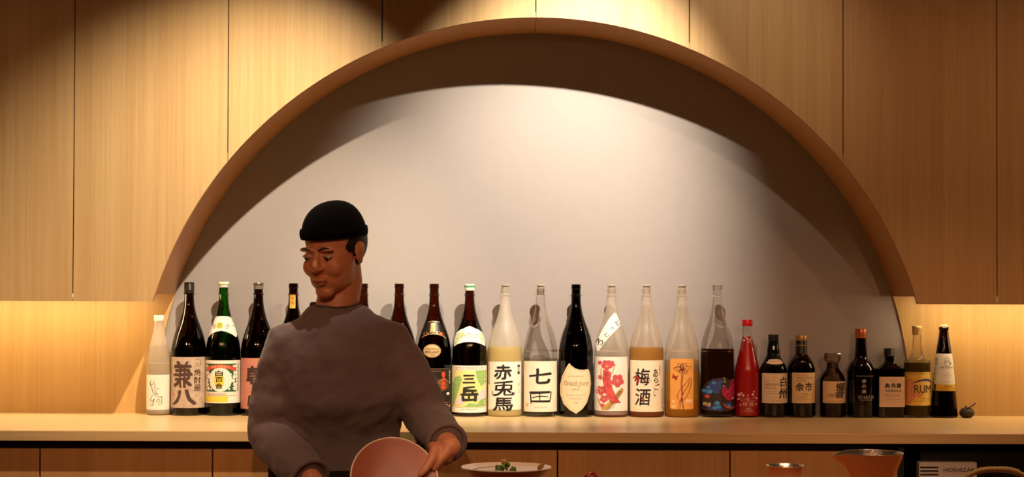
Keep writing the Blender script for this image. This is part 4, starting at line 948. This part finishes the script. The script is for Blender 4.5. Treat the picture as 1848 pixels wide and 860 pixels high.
for sx in (-1, 1):
    hip = HP+Vector((sx*0.085, 0, -0.04)); knee = Vector((HP.x+sx*0.10, 4.27, 0.48)); ank = Vector((HP.x+sx*0.12, 4.33, 0.10))
    tube(bm, [hip, hip+(knee-hip)*0.5, knee, knee+(ank-knee)*0.3, ank, ank+Vector((0, 0, -0.04))], [0.085, 0.075, 0.056, 0.056, 0.036, 0.036], 16)
    tube(bm, [ank+Vector((0, 0.02, -0.05)), ank+Vector((0, -0.05, -0.065)), ank+Vector((0, -0.13, -0.078))], [0.032, 0.036, 0.022], 12); feet.append(ank)
# dish he holds: centre, normal and rim directions
DC = Q(712, 863, 3.97); DR = 0.106
dn = Vector((0.22, -0.86, 0.46)).normalized(); da = Vector((0, 0, 1)).cross(-dn).normalized(); da = da if da.x > 0 else -da; db = dn.cross(da).normalized(); db = db if db.z > 0 else -db
def dish_pt(ang, r, h): a = math.radians(ang); return DC+da*(r*math.cos(a))+db*(r*math.sin(a))+dn*h
def dirn(ang): a = math.radians(ang); return da*math.cos(a)+db*math.sin(a)
# right-hand side hand: palm behind the rim, fingers behind the dish, thumb over the front
pr0 = dish_pt(24, DR+0.016, -0.020)
tube(bm, [WrR, WrR+(pr0-WrR)*0.5, pr0, dish_pt(14, DR-0.012, -0.024)], [(0.027, 0.021), (0.033, 0.020), (0.040, 0.018), (0.036, 0.014)], 16)
kn = [dish_pt(36, DR-0.010, -0.022), dish_pt(22, DR-0.016, -0.022), dish_pt(8, DR-0.018, -0.022), dish_pt(-6, DR-0.012, -0.022)]
for i, (k_, L_) in enumerate(zip(kn, (0.068, 0.078, 0.072, 0.056))):
    dd = -dirn(20-6*i)
    tube(bm, [k_-dd*0.02, k_+dd*L_*0.35, k_+dd*L_*0.72, k_+dd*L_], [0.0105, 0.0092, 0.0082, 0.0064], 10)
    ball(bm, k_+dd*L_, 0.0064, None, 10)
tb = [dish_pt(40, DR+0.030, -0.016), dish_pt(34, DR+0.020, 0.006), dish_pt(24, DR-0.006, 0.017), dish_pt(12, DR-0.032, 0.014), dish_pt(5, DR-0.044, 0.011)]
tube(bm, tb, [0.015, 0.0135, 0.0115, 0.0098, 0.0072], 12); ball(bm, tb[-1], 0.0072, None, 10)
ball(bm, WrR, 0.0275, None, 16); ball(bm, (WrR+pr0)/2, (0.028, 0.024, 0.028), None, 16)
# the other hand, lowered towards the bar below the picture
hd = (Q(620, 905, 3.93)-WrL).normalized(); hv = hd.cross(Vector((0, 0, 1))).normalized()
K2 = WrL+hd*0.085
tube(bm, [WrL, WrL+hd*0.03, K2], [(0.027, 0.019), (0.036, 0.018), (0.040, 0.014)], 16)
for i, L_ in enumerate((0.068, 0.078, 0.072, 0.056)):
    o_ = K2+hv*(0.030-0.0205*i); cu_ = Vector((0, 0, -1))
    tube(bm, [o_-hd*0.02, o_+hd*L_*0.4, o_+hd*L_*0.7+cu_*0.012, o_+hd*L_*0.9+cu_*0.030], [0.0100, 0.0090, 0.0080, 0.0064], 10)
o_ = WrL+hd*0.03+hv*0.03
tube(bm, [o_, o_+hd*0.03+hv*0.022, o_+hd*0.055+hv*0.03+Vector((0, 0, -0.01))], [0.0135, 0.0115, 0.0085], 10)
body = remesh('body', bm, 0.0036, 4, skin, person, 0.5)

# face details
def part_ball(name, c, r, m, seg=16):
    b_ = bmesh.new(); ball(b_, H(*c), r, HR, seg); o = obj(name, b_, m, body); o.parent = body; o.matrix_parent_inverse = body.matrix_world.inverted(); smooth(o, 80); return o
eyew = mat('eye_white', 'D8CCC0', 0.3); iris = mat('dark_iris', '140C08', 0.2)
bpy.context.view_layer.update()
for sx in (-1, 1):
    e = part_ball('eye', (sx*0.030, -0.0755, 0.002), (0.0115, 0.011, 0.0055), eyew)
    b_ = bmesh.new(); ball(b_, H(sx*0.029, -0.0835, -0.001), (0.0052, 0.004, 0.0045), HR, 12); o = obj('iris', b_, iris, e); smooth(o, 80)
    b_ = bmesh.new(); tube(b_, [H(sx*0.018, -0.081, 0.003), H(sx*0.029, -0.0865, 0.0075), H(sx*0.041, -0.078, 0.003)], [0.002, 0.0036, 0.002], 8); o = obj('eyelid', b_, skin, e); smooth(o, 80)
    b_ = bmesh.new(); tube(b_, [H(sx*0.013, -0.0885, 0.021), H(sx*0.028, -0.0885, 0.026), H(sx*0.045, -0.077, 0.022)], [(0.003, 0.002), (0.004, 0.002), (0.002, 0.0015)], 8)
    o = obj('eyebrow', b_, hair, body); o.matrix_parent_inverse = body.matrix_world.inverted(); smooth(o, 80)
b_ = bmesh.new(); tube(b_, [H(-0.021, -0.082, -0.061), H(0, -0.0935, -0.0605), H(0.021, -0.082, -0.061)], [(0.0012, 0.002), (0.0042, 0.0028), (0.0012, 0.002)], 8)
o = obj('lips', b_, lipm, body); o.matrix_parent_inverse = body.matrix_world.inverted(); smooth(o, 80)

def ppart(name, bm_, m, lab=None, sm=True):
    o = obj(name, bm_, m, person); o.matrix_parent_inverse = person.matrix_world.inverted()
    if sm: smooth(o, 60)
    if lab: o['label'] = lab
    return o
# hair below the cap: a shell round the back and sides
bm = bmesh.new(); ball(bm, H(0, 0.027, 0.020), (0.0755, 0.091, 0.084), HR, 72)
inv = HR.transposed()
kill = []
for f in bm.faces:
    c = inv @ (f.calc_center_median()-HC)
    if c.z < -0.055+max(0, -c.y)*0.0 or c.y < -0.030 and c.z < 0.045 or c.y < -0.012 and c.z < -0.002 or (abs(c.x) > 0.055 and c.y < 0.03 and c.z < -0.012): kill.append(f)
bmesh.ops.delete(bm, geom=kill, context='FACES')
bmesh.ops.solidify(bm, geom=bm.faces, thickness=0.002)
ppart('hair', bm, hair)
# soft cap: dome pulled over the head with a folded band
bm = bmesh.new(); n = 40; rings = []
for j in range(11):
    t = j/10; a = t*PI/2*0.98
    rr = math.cos(a)**0.82; zz = 0.040+0.084*math.sin(a)
    rings.append([bm.verts.new(H(0.0775*rr*math.cos(2*PI*i/n)*(1+0.012*math.sin(7*2*PI*i/n)*(t > 0.2)), 0.018+0.012*t+0.0985*rr*math.sin(2*PI*i/n), zz + (0.010 if math.sin(2*PI*i/n) < 0 else -0.014)*(-math.sin(2*PI*i/n) if math.sin(2*PI*i/n) < 0 else math.sin(2*PI*i/n))*(1-t))) for i in range(n)])
for a, b2 in zip(rings, rings[1:]):
    for i in range(n): bm.faces.new((a[i], a[(i+1) % n], b2[(i+1) % n], b2[i]))
bm.faces.new(rings[-1]); bm.faces.new(list(reversed(rings[0])))
cap_o = ppart('cap', bm, capm, 'black close-fitting cloth cap')
bm = bmesh.new(); pts = []
for i in range(37):
    a = 2*PI*i/36; sn = math.sin(a); pts.append(H(0.0785*math.cos(a), 0.018+0.0995*sn, 0.046+(0.010*-sn if sn < 0 else -0.014*sn)))
tube(bm, pts, (0.0035, 0.013), 10); o = obj('cap_band', bm, capm, cap_o); smooth(o, 60)

# jacket
bm = bmesh.new()
tube(bm, [NK+Vector((0, 0.0, 0.012)), NK+Vector((0, 0, -0.012)), Q(610, 600, 4.26), CH+Vector((0, 0, 0.03)), CH+Vector((0, 0, -0.07)), WA+Vector((0, 0, 0.05)), WA+Vector((0, 0, -0.03)), HP+Vector((0, 0, 0.02)), HP+Vector((0, 0, -0.10))],
     [(0.068, 0.062), (0.090, 0.070), (0.135, 0.090), (0.172, 0.118), (0.174, 0.128), (0.160, 0.120), (0.158, 0.118), (0.180, 0.130), (0.185, 0.135)], 28)
for S_h, E_, W_, k in ((ShL, ElL, WrL, 1), (ShR, ElR, WrR, 0)):
    top_ = CH+(S_h-CH)*0.45+Vector((0, 0, 0.045))
    end = E_+(W_-E_)*(0.93 if k else 0.86)
    tube(bm, [top_, S_h+Vector((0, 0, 0.004)), S_h+(E_-S_h)*0.3, S_h+(E_-S_h)*0.7, E_, E_+(W_-E_)*0.35, end], [0.068, 0.070, 0.067, 0.062, 0.058, 0.055, 0.050], 20)
remesh('jacket', bm, 0.0075, 6, cloth, person, 0.6, disp=(0.022, 0.075))['label'] = 'loose dark grey-brown jacket with long sleeves'
# standing collar
bm = bmesh.new(); pts = [NK+Vector((0.062*math.cos(a), 0.060*math.sin(a)-0.004, 0.006-0.012*(1 if math.sin(a) < 0 else 0)*abs(math.sin(a)))) for a in [2*PI*i/28 for i in range(29)]]
tube(bm, pts, (0.006, 0.017), 10); ppart('collar', bm, mat('dark_collar_cloth', '3A2B28', 0.9), 'dark collar band')
for S_h, E_, W_, k in ((ShL, ElL, WrL, .92), (ShR, ElR, WrR, .85)):
    d_ = (W_-E_); c0 = E_+d_*k; u_, v_ = frame(d_)
    bm = bmesh.new(); tube(bm, [c0+u_*0.047*math.cos(2*PI*i/24)+v_*0.047*math.sin(2*PI*i/24) for i in range(25)], 0.0065, 8); ppart('cuff', bm, cloth)
# apron: curved cloth over the front from the waist down
bm = bmesh.new(); rows = []
for j in range(15):
    t = j/14; z = (WA.z-0.055)-t*0.50; row = []
    for i in range(21):
        a = -PI/2+(i/20-0.5)*2.2; rx, ry = 0.196+0.01*math.sin(i*1.3)*t, 0.150+0.02*t+0.006*math.sin(i*1.7)*t
        row.append(bm.verts.new((WA.x+rx*math.cos(a), 4.315+ry*math.sin(a), z+0.02*(abs(i-10)/10)**2*0)))
    rows.append(row)
for a, b2 in zip(rows, rows[1:]):
    for i in range(20): bm.faces.new((a[i], a[i+1], b2[i+1], b2[i]))
bmesh.ops.solidify(bm, geom=bm.faces, thickness=0.003); ppart('apron', bm, apronm, 'dark brown waist apron')
# trousers and shoes
bm = bmesh.new()
tube(bm, [HP+Vector((0, 0, 0.03)), HP+Vector((0, 0, -0.04)), HP+Vector((0, 0, -0.10))], [(0.155, 0.11), (0.160, 0.115), (0.14, 0.10)], 20)
for ank in feet:
    sx = 1 if ank.x > HP.x else -1; hip = HP+Vector((sx*0.085, 0, -0.04)); knee = Vector((HP.x+sx*0.10, 4.27, 0.48))
    tube(bm, [hip, hip+(knee-hip)*0.5, knee, knee+(ank-knee)*0.4, ank+Vector((0, 0, -0.03))], [0.098, 0.090, 0.075, 0.070, 0.058], 18)
remesh('trousers', bm, 0.009, 4, trm, person, 0.5)
for ank in feet:
    bm = bmesh.new(); tube(bm, [ank+Vector((0, 0.055, -0.052)), ank+Vector((0, 0.02, -0.045)), ank+Vector((0, -0.06, -0.052)), ank+Vector((0, -0.15, -0.064)), ank+Vector((0, -0.172, -0.072))], [(0.026, 0.036), (0.040, 0.050), (0.046, 0.044), (0.042, 0.030), (0.02, 0.018)], 16)
    for v in bm.verts: v.co.z = max(v.co.z, 0.0)
    ppart('shoe', bm, shoem)

# dish in the hands
held = thing('held_dish', 'round reddish-brown dish with a pale rim held by the person', 'dish', DC)
def ring_frame(bm_, prof, n=56):
    R_ = []
    for h, r in prof: R_.append([bm_.verts.new(da*(r*math.cos(2*PI*i/n))+db*(r*math.sin(2*PI*i/n))+dn*h) for i in range(n)])
    for a, b2 in zip(R_, R_[1:]):
        for i in range(n): bm_.faces.new((a[i], a[(i+1) % n], b2[(i+1) % n], b2[i]))
    bm_.faces.new(list(reversed(R_[0]))); bm_.faces.new(R_[-1]); return bm_
smooth(obj('bowl', ring_frame(bmesh.new(), [(-0.014, 0.045), (-0.012, 0.060), (-0.004, 0.095), (0.0, DR-0.001), (0.003, DR-0.002), (0.001, 0.094), (-0.006, 0.066), (-0.007, 0.040)]), mat('terracotta_lacquer', '9C5440', 0.35), held), 40)
bm = bmesh.new(); tube(bm, [da*((DR-0.001)*math.cos(2*PI*i/64))+db*((DR-0.001)*math.sin(2*PI*i/64))+dn*0.002 for i in range(65)], 0.0022, 8)
smooth(obj('rim', bm, mat('pale_rim_glaze', 'E2C9AE', 0.25), held), 80)

# ------------------------------------------------------------------ bar counter in front (its top lies just below the picture) and what stands on it
BT = 0.953
bar = thing('bar_counter', 'long wooden bar counter in front, its top just below the picture', 'counter', (0, 3.2, 0))
box('top', (-2.4, -0.50, BT-0.04), (2.4, 0.55, BT), M['counter_edge'], bar, bev=0.003)
box('front_panel', (-2.35, -0.30, 0), (2.35, -0.27, BT-0.04), M['door_veneer'], bar)
for sx in (-2.3, 0, 2.3): box('support', (sx-0.02, -0.27, 0), (sx+0.02, 0.40, BT-0.04), M['shadow_gap'], bar)

# pale dish of greens
FY = 3.4
def on_bar(px, Y): 
    xu, _ = unroll(px, 850); return Vector(((xu-924)*Y/F, Y, BT))
o0 = on_bar(913.5, FY)
rimz = at(913.5, 841, FY).z-BT
dish = thing('footed_dish', 'wide shallow pale dish on a reddish-brown foot, holding greens', 'dish', o0)
rr = 0.0925
smooth(obj('bowl', lathe([(0, 0.030), (0.003, 0.034), (0.012, 0.030), (0.022, 0.034), (0.040, 0.060), (rimz-0.010, 0.082), (rimz-0.002, rr), (rimz, rr-0.001), (rimz-0.001, rr-0.003)], 56, cap1=False), mat('red_brown_stoneware', '93522F', 0.3, noise=0.1, nscale=60), dish), 50)
smooth(obj('inner_glaze', lathe([(rimz-0.008, 0.0), (rimz-0.0085, 0.050), (rimz-0.0065, 0.070), (rimz-0.003, 0.084), (rimz+0.0004, rr-0.003), (rimz+0.0006, rr-0.0005), (rimz-0.001, rr+0.0002)], 56, cap0=False, cap1=False), mat('cream_speckled_glaze', 'E8CDB0', 0.35, noise=0.06, nscale=350), dish), 60)
fl = rimz-0.0085
bm = bmesh.new(); tube(bm, [(0.066*math.cos(a), 0.066*math.sin(a), fl+0.0022+0.0006) for a in [PI*0.55+PI*0.5*i/16 for i in range(17)]], 0.0006, 6); obj('painted_line', bm, BROWNINK, dish)
def at_dish(px): return Vector((at(px, 845, FY).x, FY, BT+fl))
t = thing('leafy_greens', 'small heap of chopped green leaves in the middle of the pale dish', 'food', at_dish(912)+Vector((0, -0.01, 0.0))); t.scale = (1.15, 1.15, 1.35)
gmat = [mat('leaf_green', '5E7A34', 0.5), mat('dark_leaf_green', '3C5424', 0.5), mat('light_leaf_green', '93A552', 0.5)]
random.seed(5)
for i in range(30):
    x = random.uniform(-0.018, 0.018); y = random.uniform(-0.012, 0.012); z = 0.003+random.random()*0.011*(1-abs(x)/0.022)
    bm = bmesh.new(); bmesh.ops.create_icosphere(bm, subdivisions=1, radius=1, matrix=Matrix.Translation((x, y, z)) @ Euler([random.random()*6 for _ in range(3)]).to_matrix().to_4x4() @ Matrix.Diagonal((0.0048, 0.0034, 0.0014, 1)))
    for v in bm.verts: v.co += Vector([random.uniform(-.0006, .0006) for _ in range(3)])
    obj('leaf', bm, gmat[i % 3], t)
t = thing('fried_morsel', 'small golden fried piece on top of the green heap', 'food', at_dish(909)+Vector((0, -0.01, 0.0150))); t.scale = (1.2, 1.2, 1.25)
bm = bmesh.new(); bmesh.ops.create_icosphere(bm, subdivisions=2, radius=1, matrix=Matrix.Diagonal((0.0052, 0.005, 0.0055, 1)))
for v in bm.verts: v.co *= 1+random.uniform(-.22, .22)
for v in bm.verts: v.co.z += 0.0045
obj('crust', bm, mat('golden_crust', 'D0A468', 0.6, noise=0.2, nscale=600), t)
t = thing('brown_wafer', 'curled brown leaf-shaped wafer leaning on the right rim of the pale dish', 'food', at_dish(976)+Vector((0, -0.012, 0)))
bm = bmesh.new(); tube(bm, [(-0.005, 0, 0.0015), (-0.004, 0, 0.006), (-0.001, 0, 0.010), (0.003, 0.001, 0.0135), (0.007, 0.001, 0.017)], [(0.001, 0.001), (0.0045, 0.002), (0.0055, 0.002), (0.004, 0.0015), (0.0008, 0.0008)], 12)
smooth(obj('crisp', bm, mat('toasted_brown', 'A8743C', 0.5, noise=0.15, nscale=500), t), 60)

# dark plate with meat, just cut by the lower edge
o1 = on_bar(1066, FY)
mz = at(1066, 857, FY).z-BT
t = thing('small_plate', 'small dark plate cut off by the lower edge, under the red meat', 'dish', o1)
smooth(obj('plate_body', lathe([(0, 0.02), (0.002, 0.022), (0.03, 0.014), (mz-0.012, 0.016), (mz-0.006, 0.024), (mz-0.0045, 0.025), (mz-0.0045, 0.024), (mz-0.007, 0.020)], 40), mat('black_stoneware', '1E1512', 0.35), t), 40)
t = thing('sliced_meat', 'small mound of glossy red meat at the lower edge', 'food', o1+Vector((0.002, 0, mz-0.0068)))
mm = mat('rare_red_meat', '9C3226', 0.25, noise=0.25, nscale=250, coat=0.4)
for i in range(7):
    a = 2*PI*i/7; bm = bmesh.new()
    x, y, z = 0.008*math.cos(a)*(i > 0), 0.007*math.sin(a)*(i > 0), 0.0 if i else 0.006
    pts = [Vector((x, y, z)) + Vector((0.0075*math.cos(a+k*0.8), 0.006*math.sin(a+k*0.8), 0.003+0.0022*math.sin(k*1.1))) for k in range(5)]
    tube(bm, pts, [(0.0015, 0.003), (0.0024, 0.0044), (0.0026, 0.0048), (0.0024, 0.004), (0.0012, 0.002)], 8); smooth(obj('slice', bm, mm, t), 60)

# metal cup and pouring vessel
copper = mat('hammered_copper', 'D0926C', 0.38, 0.45, bump=0.35, nscale=130)
tin = mat('hammered_tin', 'D5CBBE', 0.22, 0.95, bump=0.9, nscale=150)
def vessel(name, label, cat, px, rimy, Y, out_prof, spout=None):
    o = on_bar(px, Y); h = at(px, rimy, Y).z-BT
    t = thing(name, label, cat, o)
    def deform(bm_):
        if not spout: return bm_
        for v in bm_.verts:
            f = v.co.z/h
            if f < 0.55: continue
            a = math.atan2(v.co.y, -v.co.x)                       # 0 towards the left of the picture
            w = math.exp(-(a/0.36)**2); k = ((f-0.55)/0.45)**2.2
            r = math.hypot(v.co.x, v.co.y)
            v.co.x -= spout*w*k; v.co.y *= (1-0.45*w*k); v.co.z -= 0.0085*w*k - 0.0035*math.exp(-((a-PI)/1.0)**2)*0
        return bm_
    O = [(z*h, r) for z, r in out_prof]
    I = [(z, r-0.0012) for z, r in O if z > 0.004]; I = [(0.004, I[0][1]*0.6)] + I
    smooth(obj('outer_wall', deform(lathe(densify(O, 0.004), 64, cap1=False)), copper, t), 60)
    smooth(obj('tin_lining', deform(lathe(densify(I, 0.004), 64, cap1=False)), tin, t), 60)
    bm_ = bmesh.new(); zr, rr_ = O[-1]
    pts = [Vector(((rr_-0.0006)*math.cos(2*PI*i/72), (rr_-0.0006)*math.sin(2*PI*i/72), zr)) for i in range(73)]
    tube(bm_, pts, 0.0011, 8); smooth(obj('rim', deform(bm_), tin, t), 80)
    return t
vessel('sake_cup', 'small hammered copper cup with bright tin lining, left of the pourer', 'cup', 1416, 838.5, FY, [(0, 0.020), (0.03, 0.0225), (0.3, 0.0275), (0.62, 0.0325), (0.85, 0.0342), (0.95, 0.0362), (1.0, 0.0385)])
vessel('sake_pourer', 'large hammered copper pourer with tin lining and lip pointing left', 'pourer', 1572, 815.5, 3.36, [(0, 0.022), (0.03, 0.026), (0.25, 0.036), (0.5, 0.044), (0.72, 0.052), (0.9, 0.0595), (1.0, 0.0625)], spout=0.021)

# teapot with cane handle; the pot itself is below the picture
TY = 3.0; tp = on_bar(1796, TY); hz = at(1796, 845.5, TY).z-BT
t = thing('teapot', 'teapot with wrapped yellow cane handle at the lower right corner, only the handle in view', 'teapot', tp)
clay = mat('dark_teapot_clay', '3A2A22', 0.45)
smooth(obj('pot', lathe(densify([(0, 0.030), (0.002, 0.036), (0.015, 0.048), (0.030, 0.049), (0.042, 0.036), (0.046, 0.028)], 0.004), 44), clay, t), 50)
smooth(obj('lid', lathe([(0.046, 0.027), (0.050, 0.022), (0.052, 0.008), (0.056, 0.005), (0.060, 0.007), (0.062, 0.004)], 32), clay, t), 40)
bm = bmesh.new(); tube(bm, [(-0.045, 0, 0.026), (-0.062, 0, 0.030), (-0.074, 0, 0.042)], [0.011, 0.008, 0.006], 12); smooth(obj('spout', bm, clay, t), 60)
cane = mat('yellow_cane', 'D8A85C', 0.4, noise=0.08, nscale=200)
hp = []
for i in range(41):
    a = PI*i/40; hp.append(Vector((-0.078*math.copysign(abs(math.cos(a))**0.8, math.cos(a)), 0, hz-0.070+0.070*math.sin(a)**0.9)))
hp[0] = Vector((-0.060, 0, 0.034)); hp[-1] = Vector((0.060, 0, 0.034))
bm = bmesh.new(); tube(bm, hp, 0.0045, 14); hobj = smooth(obj('handle', bm, cane, t), 60)
for i in range(24):
    a = PI*(0.36+0.28*i/23); c = Vector((-0.078*math.copysign(abs(math.cos(a))**0.8, math.cos(a)), 0, hz-0.070+0.070*math.sin(a)**0.9))
    bm = bmesh.new(); u_ = Vector((0, 1, 0)); v_ = Vector((0.25, 0, 1)).normalized()
    tube(bm, [c+u_*0.0052*math.cos(2*PI*k/12)+v_*0.0052*math.sin(2*PI*k/12) for k in range(13)], 0.0010, 6); smooth(obj('cane_binding', bm, cane, hobj), 80)
